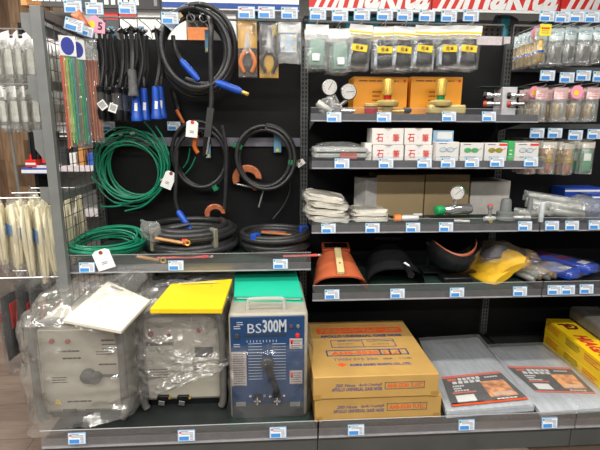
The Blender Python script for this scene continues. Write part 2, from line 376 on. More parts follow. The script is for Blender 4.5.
# ================================================================ NEXT AISLE, SEEN OVER THE TOP
FY = 2.4
fs = thing('far_shelving', 'grey pegboard shelving of the next aisle seen over the top', 'shelving', (0, FY, 0))
MB().b2((-2.75, .5, 0), (4.2, .53, 2.72)).build('back_panel', M('pegboard_grey', (142, 140, 138), .5, .2, .04, 20), fs)
hb = MB()
for i in range(40):
    for k in range(8): hb.b2((.2+i*.07, .497, 2.3+k*.05), (.225+i*.07, .50, 2.325+k*.05))
hb.build('peg_holes', M('peg_hole', (70, 70, 70), .8), fs)['kind'] = 'stuff'
ztop = at(250, 41, FY).z
for z in (ztop-.02, 1.55, 1.05, .55): MB().b2((-2.75, 0, z-.03), (4.2, .5, z)).b2((-2.75, -.01, z-.06), (4.2, 0, z+.005), 1).build('shelf', [M('far_shelf', (205, 203, 200), .5), M('far_rail', (215, 205, 208), .4)], fs)
MB().b2((-2.75, .02, 0), (-2.71, .5, 2.5)).build('side_panel', black_panel, fs)
for x in (-.95, .85, 2.2, 3.3): MB().b2((x-.02, .45, 0), (x+.02, .5, 2.72)).build('upright', M('far_upright', (120, 120, 118), .5), fs)
def sign(name, label, px0, px1, pyb, Y, mats, h=.34):
    a, b = at(px0, pyb, Y), at(px1, pyb, Y)
    return tag(MB().b2((0, 0, 0), (b.x-a.x, .03, h)).build(name, mats, None, (a.x, Y, (a.z+b.z)/2)), label, 'sign', 'header signs over the next aisle'), b.x-a.x
red_m = M('sign_red', (214, 42, 36), .45, 0, .02); sgn_w = M('sign_white', (238, 238, 236), .45, 0, .02)
for x0, x1, lab, yb in ((309, 430.5, 'red header sign with white slanted brand lettering, leftmost of three', 10.5), (432, 558.5, 'red header sign with white slanted brand lettering, middle of three', 12), (560.5, 690, 'red header sign with white slanted brand lettering, cut by the right picture edge', 12.5)):
    s, wd = sign('header_sign', lab, x0, x1, yb, FY, red_m)
    for k in range(3):
        x = wd*(.03+k*.07); MB().prism([(x, 0.0), (x+wd*.035, 0.0), (x+wd*.035+.17, .34), (x+.17, .34)], -.003, -.0005).build('stripe', sgn_w, s)
    T(s, 'makita', (wd*.61, -.004, .19), wd*.76, .36, sgn_w, FRONT, .03, shear=.35)
    MB().b2((0, -.004, -.008), (wd, -.0005, .02)).build('lower_band', sgn_w, s)
s, wd = sign('header_sign', 'white header sign with a broad blue stripe', 162.5, 299, 10, FY, sgn_w, .3)
MB().b2((0, -.004, .012), (wd, -.0005, .065)).build('stripe', M('sign_blue', (34, 72, 150), .45), s)
s, wd = sign('header_sign', 'black header sign with small white lettering above the cable strippers', 76, 160, 8.5, FY, M('sign_black', (44, 40, 40), .45), .3)
for k, x in enumerate((.18, .34, .42, .5, .57, .64, .7)): MB().b2((wd*x, -.003, .035), (wd*(x+(.07 if k == 0 else .05)), -.0005, .085)).build('letter_block', white_ink, s)
MB().b2((wd*.93, -.003, .03), (wd*.97, -.0005, .1)).build('emblem', M('emblem_grey', (130, 130, 135), .4), s)
s, wd = sign('header_sign', 'black header sign with white lettering above the grey post', 27, 74, 6.5, FY, M('sign_black', (44, 40, 40)), .3)
for k in range(6): MB().b2((wd*(.12+.13*k), -.003, .05), (wd*(.22+.13*k), -.0005, .15)).build('letter_block', white_ink, s)
tag(MB().b2((0, 0, 0), (.2, .2, .26)).build('carton', M('far_kraft', (190, 130, 70), .6), None, at(21, 5, FY)), 'orange-brown carton at the top left picture corner', 'box')
# boxes and tools standing on the far top shelf
wbx = M('far_white', (224, 222, 218), .5); gbx = M('far_dark', (52, 54, 58), .4); tealm = M('tool_teal', (20, 118, 130), .4)
def far_box(px0, px1, pyt, m, lab, Y=FY+.06, stripe=None, name='carton'):
    a, b = at(px0, pyt, Y), at(px1, pyt, Y); zb = ztop-.02
    o = tag(MB().b2((0, 0, 0), (b.x-a.x, .3, a.z-zb)).build(name, m, None, (a.x, Y, zb), bev=.004), lab, 'box', 'goods on the far top shelf')
    if stripe: MB().b2((0, -.003, (a.z-zb)*.75), (b.x-a.x, -.0005, a.z-zb)).build('stripe', stripe, o)
    return o
for x0, x1, yt, m, st, lab in ((104, 118, 12, gbx, red_m, 'dark far carton with a red top stripe, left of the two'), (119, 136, 11, wbx, red_m, 'white far carton with a red top stripe'), (137, 160, 12, wbx, None, 'plain white far carton behind the hanging cables'),
    (163, 186, 18, wbx, None, 'white far carton seen through the hanging coil, left half'), (187, 208, 27, M('far_orange', (205, 120, 60), .5), None, 'small orange far carton seen through the hanging coil'), (225, 236, 14, wbx, None, 'white far carton right of the hanging coil'), (80, 103, 15, M('far_grey', (150, 150, 150)), None, 'grey far carton behind the pink tag')):
    far_box(x0, x1, yt, m, lab, stripe=st)
def far_tool(px, py, lab, flip=1):
    p = at(px, py, FY+.2); t = thing('power_tool', lab, 'tool', (p.x, p.y, ztop-.02), 0, 'cordless tools on the far top shelf'); h = p.z-(ztop-.02)
    MB().box((0, 0, .04), (.16, .12, .08)).build('battery', gbx, t, bev=.008)
    MB().tube([(0, 0, .06), (.012*flip, 0, h*.55), (.0, 0, h)], [.042, .036, .05], 10).build('handle', tealm, t)
    MB().lathe([(.03, -.12), (.06, -.11), (.062, .05), (.045, .1), (.028, .14), (.015, .15)], 14, TR((0, 0, h), (flip, 0, 0))).build('motor_housing', [gbx], t)
    MB().lathe([(.064, -.07), (.067, .02), (.063, .03)], 14, TR((0, 0, h), (flip, 0, 0))).build('collar', tealm, t)
for px, py, f, lab in ((314, 22, 1, 'dark and teal cordless tool at the left of the far shelf'), (349, 18, -1, 'dark cordless tool between the first hanging tags'), (376, 20, 1, 'teal cordless tool behind the first yellow-labelled packs'), (411, 20, -1, 'teal cordless tool behind the middle tags'), (440, 21, 1, 'dark cordless tool behind the rightmost tags'), (505, 21, 1, 'cordless tool in plain view left of the brass packs'), (252, 18, -1, 'teal cordless tool behind the orange pliers'), (541, 26, -1, 'dark cordless tool behind the brass packs')): far_tool(px, py, lab, f)
far_box(478, 511, 36, M('far_pale', (226, 214, 216), .5), 'low pale carton below the cordless tool', FY+.02)
tag(MB().b2((-.03, -.002, -.025), (.03, 0, .025)).build('yellow_card', M('card_yellow', (226, 206, 60), .5), None, at(484, 26, FY+.5)), 'small yellow card on the far pegboard', 'card')

# goods of the far shelving seen left of the grey post and through the mesh
def far_pack(px0, px1, py0, py1, Y, m, lab, band=None, name='hang_pack', cat='pack', dz=.04):
    a, b = at(px0, py0, Y), at(px1, py1, Y)
    o = tag(MB().b2((0, 0, 0), (b.x-a.x, dz, a.z-b.z)).build(name, m, None, (a.x, Y, b.z), bev=.003), lab, cat, 'goods on the far shelves')
    if band: h = a.z-b.z; MB().b2((.0, -.002, h*band[1]), (b.x-a.x, -.0004, h*band[2])).build('band', band[0], o)
    return o
far_pack(33, 62, 114, 121, FY-.03, red_m, 'long red shelf sign seen beside the grey post', (white_ink, .3, .45), 'shelf_sign', 'sign')
far_pack(33, 60, 122, 131, FY, M('far_grey'), 'grey display box under the red shelf sign', None, 'carton', 'box', .2)
for k, (x0, x1, y0, y1) in enumerate(((27, 33, 132, 170), (33, 39, 134, 168), (40, 48, 142, 168))):
    far_pack(x0, x1, y0, y1, FY+.05, gbx, ('black pack with red band, leftmost under the red sign', 'black pack with red band, second under the red sign', 'black pack with red band, nearest the grey post')[k], (red_m, .2, .42))
far_pack(25, 36, 160, 167, FY-.02, red_m, 'red carton on the far shelf', (white_ink, .3, .6), 'carton', 'box', .15)
far_pack(21, 52, 168, 174, FY-.02, M('far_blue', (50, 84, 170), .5), 'blue and white flat carton on the far shelf', (white_ink, .15, .7), 'carton', 'box', .2)
for k in range(5): far_pack(60+k*9, 68+k*9, 148+(k % 2)*5, 172, FY+.02, (gbx, wbx, M('far_kraft'), M('far_blue'), wbx)[k], ('dark', 'first white', 'tan', 'blue', 'second white')[k]+' far carton seen through the wire mesh', None, 'carton', 'box', .2)
for k in range(4): far_pack(58+k*11, 68+k*11, 122, 137, FY+.02, (wbx, M('far_pale'), M('far_grey'), wbx)[k], ('white', 'pale pink', 'grey', 'second white')[k]+' far pack seen through the upper mesh', (gbx, .1, .3))
st = thing('sign_stand', 'thin grey pole with a dark box on top in front of the wooden wall', 'stand', (at(16, 150, 1.6).x, 1.6, 0))
zt = at(18, 127, 1.6).z; z2 = at(18, 108, 1.6).z
MB().tube([(0, 0, .02), (-.03, 0, zt)], .012, 8).build('pole', grey_post, st); MB().lathe([(.14, 0), (.13, .02), (.02, .03)], 16).build('foot', grey_post, st)
MB().box((0, 0, (zt+z2)/2), (.15, .1, z2-zt)).build('box', gbx, st, bev=.005); MB().box((0, 0, zt), (.155, .105, .025)).build('rim', wbx, st)
a = atz(-30, 243, 0)
tag(MB().b2((-.9, 0, 0), (.42, .4, .12)).b2((-.9, .02, .12), (.40, .4, .42), 1).b2((-.9, .018, .3), (.40, .02, .36), 2).build('floor_bin', [gbx, wbx, M('far_blue')], None, (-3.85, 3.0, 0)), 'low dark plinth with white and blue boxes against the wooden wall', 'plinth')
# ================================================================ LEFT BAY: HANGING GOODS
yellow_m = M('yellow', (244, 208, 40), .5, 0, .02); pinkm = M('pink_card', (236, 150, 172), .55, 0, .02); strip_blue = M('strip_blue', (104, 158, 190), .45, 0, .04)
for px, py, lab, rot in ((73, 6.5, 'leftmost in the top row above the coloured rods', (0, 0, 0)), (94.5, 8.5, 'above the pink number card', (0, 0, 0)), (127.5, 8, 'above the black cable leads', (0, 0, 0)), (170, 18, 'left of the big hanging coil, half hidden', (0, 0, 0)),
                         (246.5, 12.5, 'above the orange-handled pliers', (0, 0, 0)), (266.5, 12.5, 'above the dark-handled pliers', (0, 0, 0)), (289.5, 13, 'above the bagged metal plate', (0, 0, 0))):
    price_tag(at(px, py, -.34), 'price tag '+lab, rot, px > 240 and px < 280, 1.12)
price_tag(at(74, 25, -.46), 'tilted blue and white price tag on the mesh panel, upper of two', (0, math.radians(14), math.radians(8)), sc=1.1)
price_tag(at(86, 31, -.40), 'tilted blue and white price tag on the mesh panel, lower of two', (0, math.radians(16), math.radians(8)), sc=.9)
price_tag(at(108.5, 126, -.06), 'blue and white price tag above the hanging green coil'); price_tag(at(174, 126, -.06), 'blue and white price tag between the green coil and the black coil')
p = at(95.5, 25, -.36)
pk = thing('number_card', 'pink five-sided card with a yellow disc and the number 5', 'card', p, 0, rot=(0, math.radians(6), 0))
MB().prism([(-.045, -.035), (.045, -.035), (.045, .015), (-.005, .045), (-.05, .012)], -.0015, .0015).build('card', pinkm, pk)
MB().lathe([(.017, 0), (.017, .001)], 20, TR((-.018, -.0015, .0), (0, -1, 0))).build('disc', yellow_m, pk); T(pk, '5', (.022, -.0022, -.003), .022, .036, ink, FRONT, .03)
def strip(px, py, Y, lab, h=.115, wd=.028):
    s = thing('hook_strip', lab, 'tag', at(px, py, Y), 0, 'pale blue hanging strips with a yellow dot')
    MB().b2((-wd/2, -.001, -h/2), (wd/2, .001, h/2)).build('strip', strip_blue, s); MB().lathe([(.009, 0), (.009, .001)], 14, TR((0, -.001, -h/2+.014), (0, -1, 0))).build('dot', yellow_m, s)
    return s
strip(111.5, 38, -.16, 'pale blue strip between the first two bundles of black leads'); strip(142, 38, -.16, 'pale blue strip left of the blue-ended leads'); strip(207.5, 41, -.12, 'pale blue strip hanging inside the big coil')
strip(208, 148, -.05, 'pale blue strip inside the middle black coil'); strip(277.5, 142, -.05, 'pale blue strip inside the right black coil', .12, .042)
# hooks of the left bay
for px, py, L in ((105, 31, .32), (125, 31, .32), (141, 31, .32), (158, 31, .32), (191, 17, .3), (202, 17, .3), (246.5, 22, .32), (266.5, 22, .32), (289, 22, .32)):
    p = at(px, py, -L*.8); hook(bL, p.x, p.z, L, p.z+.05)
for px, py, L in ((133, 135, .16), (140, 135, .16), (196, 133, .15), (203, 133, .15), (255, 130, .15), (266, 130, .15)):
    p = at(px, py, -L*.6); hook(bL, p.x, p.z, L)
# coloured rod packs and copper rods on the mesh panel
rc = [M('rod_%d' % i, c, .35, .1, .1, 15) for i, c in enumerate(((214, 88, 58), (226, 168, 90), (168, 206, 84), (30, 176, 96), (36, 150, 150), (110, 110, 104)))]
def rods(px, py0, py1, Y, lab, cols, n, wd, header=True):
    a, b = at(px[0], py0, Y), at(px[1], py1, Y); h = a.z-b.z
    t = thing('rod_pack', lab, 'rods', (a.x, Y, a.z), math.radians(35), 'welding rods hanging at the mesh panel')
    mb = MB(); r = random.Random(len(lab))
    for i in range(n):
        x = (i/(n-1)-.5)*wd; mb.tube([(x, r.uniform(-.006, .006), -.07), (x+(b.x-a.x)*.0, r.uniform(-.006, .006), -h+r.uniform(0, .04))], wd/n*.5, 6, i % len(cols))
    mb.build('rods', cols, t)
    MB().b2((-wd*.6, -.009, -h*.98), (wd*.6, .009, -.02)).build('sleeve', bag_clear, t)
    if header:
        c = MB().b2((-wd*.58, -.0105, -.088), (wd*.58, -.0095, 0)).build('header_card', white_card, t)
        MB().lathe([(wd*.46, 0), (wd*.46, .0005)], 16, Matrix.Translation((0, -.0107, -.045)) @ Matrix.Diagonal((1, 1, 1.4, 1)) @ look((0, -1, 0))).build('emblem', M('emblem_blue', (44, 58, 158), .5), c)
rods((66, 70), 36, 149, -.47, 'pack of rainbow-tipped welding rods nearest the grey post', rc, 6, .062)
rods((76, 80), 40, 150, -.41, 'pack of rainbow-tipped welding rods right of its twin', rc, 6, .056)
rods((86, 94), 44, 145, -.30, 'bundle of thin copper-coloured welding rods', [M('rod_copper', (212, 136, 100), .4, .1, .08), M('rod_copper_dark', (176, 104, 74), .4, .1, .08)], 12, .085, False)
p = at(75, 12, -.40); tag(MB().pillow(.05, .085, .025, 3, mi=0).build('copper_pad', [copper], None, p, (0, math.radians(-30), .4)), 'crumpled copper-coloured pad hanging above the rods', 'pad')
p = at(85, 38, -.36); tag(MB().pillow(.10, .1, .02, 5).build('hang_bag', [bag_hazy], None, p, (0, 0, .4)), 'small clear bag hanging above the copper rods', 'bag')
# cable leads
def lead(xt, yt, xb, yb, Y, kind, lab, seed):
    a, b = at(xt, yt, Y), at(xb, yb, Y); h = a.z-b.z; dx = b.x-a.x; r = random.Random(seed)
    t = thing('cable_lead', lab, 'cable', a, 0, 'cable leads hanging in a row')
    L = {'black': .17, 'blue': .165, 'grey': .11}[kind]
    pts = smooth_path([(0, 0, 0), (.012*r.uniform(-1, 1), .008, -h*.3), (dx*.6, -.006, -h*.6), (dx, 0, -h+L)], 5)
    mb = MB().tube(pts, .009 if kind != 'grey' else .012, 8); mb.tube([(.02, .015, -.01), (.016, .018, -h*.4), (dx+.004, .012, -h+L+.02)], .0085, 7)
    mb.tube([(.02*math.cos(q), .012+.02*math.sin(q), .012+.006*math.sin(3*q)) for q in [k*PI/6 for k in range(12)]], .007, 6, closed=True)
    mb.build('cable', rubber, t)
    if kind == 'blue':
        c = MB().lathe([(.010, L), (.017, L-.004), (.020, L*.55), (.025, .03), (.028, .024), (.028, 0), (.018, -.003)], 16, Matrix.Translation((dx, 0, -h))).build('connector', blue_plug, t)
        MB().b2((-.007, -.0245, .05), (.008, -.0215, .09)).build('sticker', white_card, c, (dx, 0, -h), (0, math.radians(4), 0))
    elif kind == 'black':
        c = MB().lathe([(.012, L), (.024, L-.01), (.021, L*.8), (.023, L*.4), (.026, .03), (.022, 0), (.012, -.002)], 14, Matrix.Translation((dx, 0, -h))).build('connector', rubber_dk, t)
        MB().lathe([(.0245, L*.78), (.0255, L*.78), (.0275, .05), (.0265, .05)], 14, Matrix.Translation((dx, 0, -h))).build('wrapper', bag_clear, c)
    else: MB().lathe([(.013, .13), (.021, .125), (.022, .02), (.026, .015), (.026, 0), (.01, -.002)], 14, Matrix.Translation((dx, 0, -h))).build('grip', M('grey_grip', (86, 86, 86), .6, 0, .2, 60), t)
    return t
for i, (xt, xb, yb, Y) in enumerate(((99, 102, 119, -.27), (104.5, 108, 121, -.23), (110, 114, 120, -.19), (122, 119, 120, -.28), (126, 125, 121, -.24), (131, 129, 122, -.2))):
    lead(xt, 33, xb, yb, Y, 'black', 'black cable lead with a black end sleeve, %s from the left' % ('first', 'second', 'third', 'fourth', 'fifth', 'sixth')[i], i)
lead(131, 31, 133.5, 96, -.31, 'grey', 'thick black lead ending in a short ribbed grey grip', 9)
for i, (xt, xb, yb, Y) in enumerate(((138.5, 137, 121, -.27), (142, 145.5, 120, -.22), (156, 157, 119, -.27), (160, 161.5, 118, -.22))):
    lead(xt, 33, xb, yb, Y, 'blue', 'black lead with a tapered blue end sleeve, %s of four' % ('first', 'second', 'third', 'last')[i], 20+i)
for px, py, lab in ((102.5, 105, 'white barcode label on the first black lead'), (113, 108, 'narrow white barcode label on the third black lead')):
    o = tag(MB().b2((-.02, -.001, -.022), (.02, .001, .022)).build('barcode_label', white_card, None, at(px, py, -.31), (0, math.radians(-35 if px < 110 else 20), 0)), lab, 'label'); bars(6, .028, .005, .0025, 1, 0, -.0015).build('barcode', ink, o, (0, 0, .012))
# big coil
p = at(197, 50, -.2)
cl = thing('cable_coil', 'large coil of black welding cable with blue plugs hanging at the top', 'cable', p, 0, 'coils of cable')
pts = coil_pts(.178, 7, 11, .10, .11, 40, 1.1, PI/2, .13)
e = at(211, 108, -.3)-p
pts += smooth_path([pts[-1], (.085, -.08, .12), (.082, -.1, -.02), (e.x+.005, -.1, e.z+.06), e], 6)[1:]
MB().tube(pts, .013, 9).build('cable', rubber, cl)
c1 = at(211, 108, -.3)-p; c2 = at(207.5, 137, -.3)-p; c3 = at(205, 156, -.3)-p
hd = MB().tube([c1, c2], [.024, .023], 4).build('holder_grip', M('holder_black', (44, 44, 44), .5, 0, .1), cl)
MB().tube([c2, c3], [.026, .015], 8, flat=.6).build('holder_jaw', rubber_dk, cl); MB().tube([c2+Vector((.012, -.02, 0)), c3+Vector((.01, -.015, .01))], .005, 6).build('jaw_spring', chrome, cl)
def plug(parent, a, b, r=.017, tip=None):
    a, b = Vector(a), Vector(b); d = (b-a); L = d.length
    q = MB().lathe([(r*.65, 0), (r*.95, L*.12), (r, L*.5), (r*.95, L*.85), (r*.6, L)], 14, TR(a, d)).build('plug', blue_plug, parent)
    if tip: MB().lathe([(r*.5, L), (r*.5, L+tip), (r*.35, L+tip+.004)], 12, TR(a, d)).build('plug_tip', brass, q)
MB().tube(smooth_path([at(x, y, Y)-p for x, y, Y in ((173, 36, -.2), (175, 49, -.22), (181.5, 60.5, -.24))], 5), .0115, 8).build('cable_end', rubber, cl); MB().tube(smooth_path([at(x, y, Y)-p for x, y, Y in ((186, 79, -.22), (202, 84, -.27), (217, 82.3, -.3))], 5), .0125, 8).build('cable_end', rubber, cl)
plug(cl, at(181, 60, -.24)-p, at(199, 80.5, -.27)-p, .018); plug(cl, at(216, 82, -.3)-p, at(242, 92, -.32)-p, .02, .032)
q = at(180, 17.5, -.28)-p; MB().box(q, (.035, .05, .022), (0, math.radians(-40), 0)).build('tape', M('tan_tape', (168, 140, 100), .5), cl)
q = at(187, 14, -.26)-p
for px, py in ((190, 16), (203, 16)):
    q = at(px, py, -.26)-p; MB().tube([(q.x+.02*math.cos(k*PI/5), q.y+.02, q.z-.005+.02*math.sin(k*PI/5)) for k in range(10)], .004, 6, closed=True).build('cable_tie', zinc, cl)
tag(MB().b2((-.035, -.001, -.03), (.035, .001, .03)).build('paper_label', M('pale_label', (206, 222, 236), .5), None, at(171, 21, -.31), (0, math.radians(-50), 0)), 'pale blue and white paper label on the big coil', 'label')
# second holder hanging behind: dark grip with orange lever
p = at(172, 88, -.06); eh = thing('electrode_holder', 'dark electrode holder with an orange lever behind the big coil', 'holder', p)
d1 = at(178, 110, -.06)-p; d2 = at(186, 127, -.08)-p
MB().tube([(0, 0, .06), (0, 0, 0)], .007, 8).build('cable', rubber, eh); MB().tube([(0, 0, 0), d1], [.017, .02], 8).build('grip', rubber_dk, eh); MB().tube([d1+Vector((-.004, -.02, .0)), d2], [.011, .008], 8).build('lever', orange_plug, eh)
# pliers on cards
def pliers(px, label, cols, hmat, Y=-.30):
    a = at(px[0], 21, Y); b = at(px[1], 78, Y); wd = b.x-a.x; h = a.z-b.z
    t = thing('pliers_pack', label, 'pliers', ((a.x+b.x)/2, Y, a.z), 0, 'carded pliers')
    c = MB().b2((-wd/2, 0, -h), (wd/2, .003, 0)).build('backing_card', cols[0], t)
    MB().b2((-wd/2, -.001, -h*cols[2]), (wd/2, -.0002, -h*cols[3])).build('card_panel', cols[1], c)
    T(c, '3.PEAKS', (wd*.3, -.0016, -h*.14), h*.2, .02, cols[4], (PI/2, PI/2, 0), .02)
    bars(4, wd*.4, .008, .003, 3, .3, -.0016).build('fine_print', cols[4], c, (0, 0, -h*.8))
    for s in (-1, 1):
        MB().tube(smooth_path([(s*.004, -.012, -h*.50), (s*.026, -.012, -h*.6), (s*.036, -.012, -h*.74), (s*.018, -.012, -h*.9)], 5), [.0085]*4+[.0105]*8+[.0095]*4, 8).build('handle', hmat, t)
    MB().prism([(-.016, -h*.5), (-.012, -h*.43), (-.0035, -h*.18), (.0035, -h*.18), (.012, -h*.43), (.016, -h*.5), (0, -h*.56)], -.018, -.006).build('jaw', steel, t)
    MB().lathe([(.009, 0), (.009, .003)], 14, TR((0, -.018, -h*.49), (0, -1, 0))).build('pivot', chrome, t)
    MB().pillow(wd*.98, h*.95, .05, 4, wr=.002).build('blister', bag_clear, t, (0, -.012, -h*.03))
pc_y = M('card_amber', (212, 160, 40), .5); pc_d = M('card_dark', (52, 48, 46), .5)
pliers((237.5, 257.5), 'orange-handled pliers on a yellow and black card', [pc_d, pc_y, .47, .0, ink], M('handle_orange', (236, 132, 28), .4))
pliers((259, 278.5), 'dark-handled pliers on a black and yellow card', [pc_y, pc_d, .6, .0, yellow_m], M('handle_dark', (48, 46, 44), .4))
p = at(288.5, 22, -.3); pb = thing('plate_bag', 'clear bag holding a small steel plate with four brass screws', 'bag', p)
MB().b2((-.062, -.001, -.05), (.062, .001, 0)).build('header_card', M('haze_white', (226, 226, 222), .5), pb); MB().pillow(.13, .2, .03, 8).build('bag', bag_hazy, pb)
MB().b2((-.04, -.004, -.145), (.042, .0, -.06)).build('plate', M('plate_blue', (170, 188, 206), .3, .5), pb)
for sx in (-.025, .028):
    for z in (-.08, -.125): MB().lathe([(.008, 0), (.008, .006)], 10, TR((sx, -.004, z), (0, -1, 0))).build('screw', brass, pb)
# green hanging coil
p = at(134, 169, -.1); gc = thing('cable_coil', 'coil of thin green cable hanging from the peg bar', 'cable', p, 0, 'coils of cable')
pts = coil_pts(.176, 14, 4, .06, .15, 40, 1.04, PI/2, .20)
f1 = [at(x, y, -.14)-p for x, y in ((95, 186), (106, 196), (112, 203))]
MB().tube(list(pts), .0047, 7).build('cable', green_cable, gc)
for k, P in enumerate((((90.5, 176), (104, 188), (122, 196), (142, 196), (160, 184)), ((100, 206.5), (118, 206), (140, 200), (158, 190), (168, 175)), ((114, 202.5), (130, 203), (150, 197), (163, 184)), ((125, 211), (143, 206), (157, 194), (165, 183)), ((144, 121.5), (153, 132), (162, 148), (168, 165)), ((155.5, 126), (163, 138), (169, 155)))):
    MB().tube(smooth_path([at(x, y, -.13-.006*k)-p for x, y in P], 6), .0048, 6).build('cable_end', green_cable, gc)
for px, py in ((121, 134), (133, 133), (162, 180)): MB().lathe([(.012, -.01), (.012, .01)], 10, TR(at(px, py, -.13)-p, (1, 0, .2))).build('tie', zinc, gc)
def hang_tag(px, py, Y, wd, ht, ry, lab, dot=M('tag_brown', (140, 60, 50), .6), dz=.4):
    t = thing('paper_tag', lab, 'tag', at(px, py, Y), 0, 'white paper tags', (0, math.radians(ry), 0))
    MB().prism([(-wd/2, -ht/2), (wd/2, -ht/2), (wd/2, ht*.38), (wd*.3, ht/2), (-wd*.3, ht/2), (-wd/2, ht*.38)], -.001, .001).build('card', white_card, t)
    MB().lathe([(.010, 0), (.010, .001)], 12, TR((0, -.001, ht*dz), (0, -1, 0))).build('eyelet', dot, t); bars(2, wd*.35, .008, .004, 1, .1, -.0015).build('print', ink_grey, t, (0, 0, -ht*.15))
hang_tag(168.5, 180, -.16, .062, .1, 24, 'white paper tag with a brown eyelet on the hanging green coil'); hang_tag(103.5, 259.5, -.585, .085, .10, -17, 'white paper tag with a brown eyelet hanging over the shelf rail', dz=.36)
hang_tag(192, 129, -.22, .062, .088, 6, 'white paper tag with red print on the middle black coil', tag_red); hang_tag(300.5, 163, -.1, .05, .035, -35, 'small white tag at the right black coil')
# black hanging coils
def black_coil(px, py, Y, R, loops, seed, lab, tapes, sq=1.05, r=.0115):
    p = at(px, py, Y); t = thing('cable_coil', lab, 'cable', p, 0, 'coils of cable')
    MB().tube(coil_pts(R, loops, seed, .04, .10, 40, sq, PI/2, .09), r, 9).build('cable', rubber, t)
    for a in tapes: MB().box((R*math.cos(a), 0, R*sq*math.sin(a)), (.055, .06, .03), (0, -a+0, 0)).build('tape', green_tape, t, bev=.004)
    return t, p
t, p = black_coil(201.5, 158, -.1, .153, 4, 21, 'middle black cable coil hanging with green tape', (-1.1,), 1.18)
MB().tube(smooth_path([at(x, y, -.16)-p for x, y in ((222, 125), (226, 150), (225.5, 190), (224.5, 209))], 6), .0105, 8).build('cable_end', rubber, t)
MB().tube(smooth_path([at(x, y, -.16)-p for x, y in ((177, 150), (176, 180), (175.5, 200), (179, 213))], 6), .0105, 8).build('cable_end', rubber, t)
plug(t, at(178, 211, -.24)-p, at(190, 229, -.27)-p, .018, .02)
MB().tube(smooth_path([at(x, y, -.17)-p for x, y in ((197, 135), (194.5, 146), (198, 153))], 4), .012, 8).build('orange_lever', orange_plug, t)
for k, P in enumerate((((190, 148), (188, 160), (183, 168)), ((195.5, 157), (191, 167), (185, 174)))): MB().tube(smooth_path([at(x, y, -.06)-p for x, y in P], 4), .004, 6).build('green_wire', green_cable, t)
t, p = black_coil(264.5, 158, -.1, .165, 5, 33, 'right black cable coil hanging with green tape', (2.75, -.15), 1.07)
MB().tube(smooth_path([at(x, y, -.06)-p for x, y in ((289, 176), (290, 190), (284, 205), (273, 219))], 6), .006, 8).build('cable_end', rubber, t)
def clampC(px, py, Y, lab, s=1., rz=0):
    p = at(px, py, Y); t = thing('earth_clamp', lab, 'clamp', p, 0, 'copper earth clamps', (0, rz, 0))
    out = [(.075*s*math.cos(a), .068*s*math.sin(a)) for a in [-.1+k*3.75/14 for k in range(15)]]; inn = [(.042*s*math.cos(a)+.004, .034*s*math.sin(a)-.004) for a in [3.5-k*3.4/14 for k in range(15)]]
    MB().prism(out+inn, -.014*s, .014*s).build('jaw', copper, t, bev=.004)
    MB().tube([(-.055*s, -.0, -.03*s), (.085*s, 0, -.062*s)], .006*s, 8).build('screw', steel, t); MB().tube([(.03*s, 0, -.05*s), (.05*s, 0, -.055*s)], .013*s, 8).build('nut', copper, t)
    MB().tube([(.085*s, 0, -.055*s), (.058*s, -.01, -.15*s)], .0045*s, 8).build('t_bar', steel, t)
clampC(247, 178, -.07, 'copper earth clamp with a steel screw under the right black coil', 1.15); clampC(215, 213, -.10, 'copper earth clamp partly hidden behind the thick black coil', .8)
# ---------------------------------------------------------------- left shelf goods
ZS = .774+.035
def flat_coil(R, loops, r, seed, per=3, jit=.05, sq=1., step=.1, sh=.05):
    rn = random.Random(seed); out = []; of = [(rn.uniform(-1, 1), rn.uniform(-1, 1), rn.uniform(-jit, jit)) for _ in range(loops+2)]; N = loops*40
    for i in range(N+1):
        t = i/40; k = int(t); f = t-k; f = f*f*(3-2*f); lay = t/per
        ox = of[k][0]*(1-f)+of[k+1][0]*f; oy = of[k][1]*(1-f)+of[k+1][1]*f; dr = of[k][2]*(1-f)+of[k+1][2]*f
        rad = R*(1-step*abs((t % (2*per))-per)/per+dr); a = 2*PI*t+.6
        out.append(Vector((rad*math.cos(a)+ox*R*sh, (rad*math.sin(a)+oy*R*sh)*sq, r*1.05+lay*r*1.75)))
    return out
p = at(106, 243, -.37); t = thing('cable_coil', 'coil of thin green cable lying on the left shelf', 'cable', (p.x, p.y, ZS), 0, 'coils of cable')
MB().tube([Vector((q.x, q.y, q.z+.012+.05*max(0, q.y/.19))) for q in flat_coil(.185, 13, .0052, 3, 2, .09, .95, .16, .16)], .005, 7).build('cable', green_cable, t)
MB().tube(smooth_path([Vector((at(x, y, Y).x-p.x, Y-p.y, z)) for x, y, Y, z in ((57, 261, -.6, .075), (75, 255, -.5, .05), (100, 250, -.45, .02), (128, 245, -.42, .02))], 6), .005, 6).build('cable_end', green_cable, t)
p = at(192, 235, -.315); t = thing('cable_coil', 'thick black welding cable coil lying on the left shelf', 'cable', (p.x, p.y, ZS), 0, 'coils of cable')
MB().tube(flat_coil(.232, 8, .0185, 8, 2, .03, .98, .2, .035), .0185, 10).build('cable', rubber, t)
MB().tube(smooth_path([(-.14, -.12, .15), (-.06, -.17, .165), (.01, -.14, .175)], 5), .013, 8).build('cable_end', rubber, t)
MB().lathe([(.016, 0), (.018, .004), (.018, .02), (.012, .03)], 12, TR((-.01, -.232, .105), (1, .1, 0))).build('red_sleeve', tag_red, t)
for a, b in (((-.14, -.225, .125), (.0, -.25, .105)), ((-.235, -.22, .03), (-.12, -.255, .02))):
    a, b = Vector(a), Vector(b); lg = MB().tube([a, b], .0085, 8).build('lug_wire', M('tan_wire', (176, 132, 84), .4, .2), t); MB().tube([b+Vector((.018+.012*math.cos(k*PI/5), .0, .012*math.sin(k*PI/5))) for k in range(10)], .004, 6, closed=True).build('lug_ring', brass, lg)
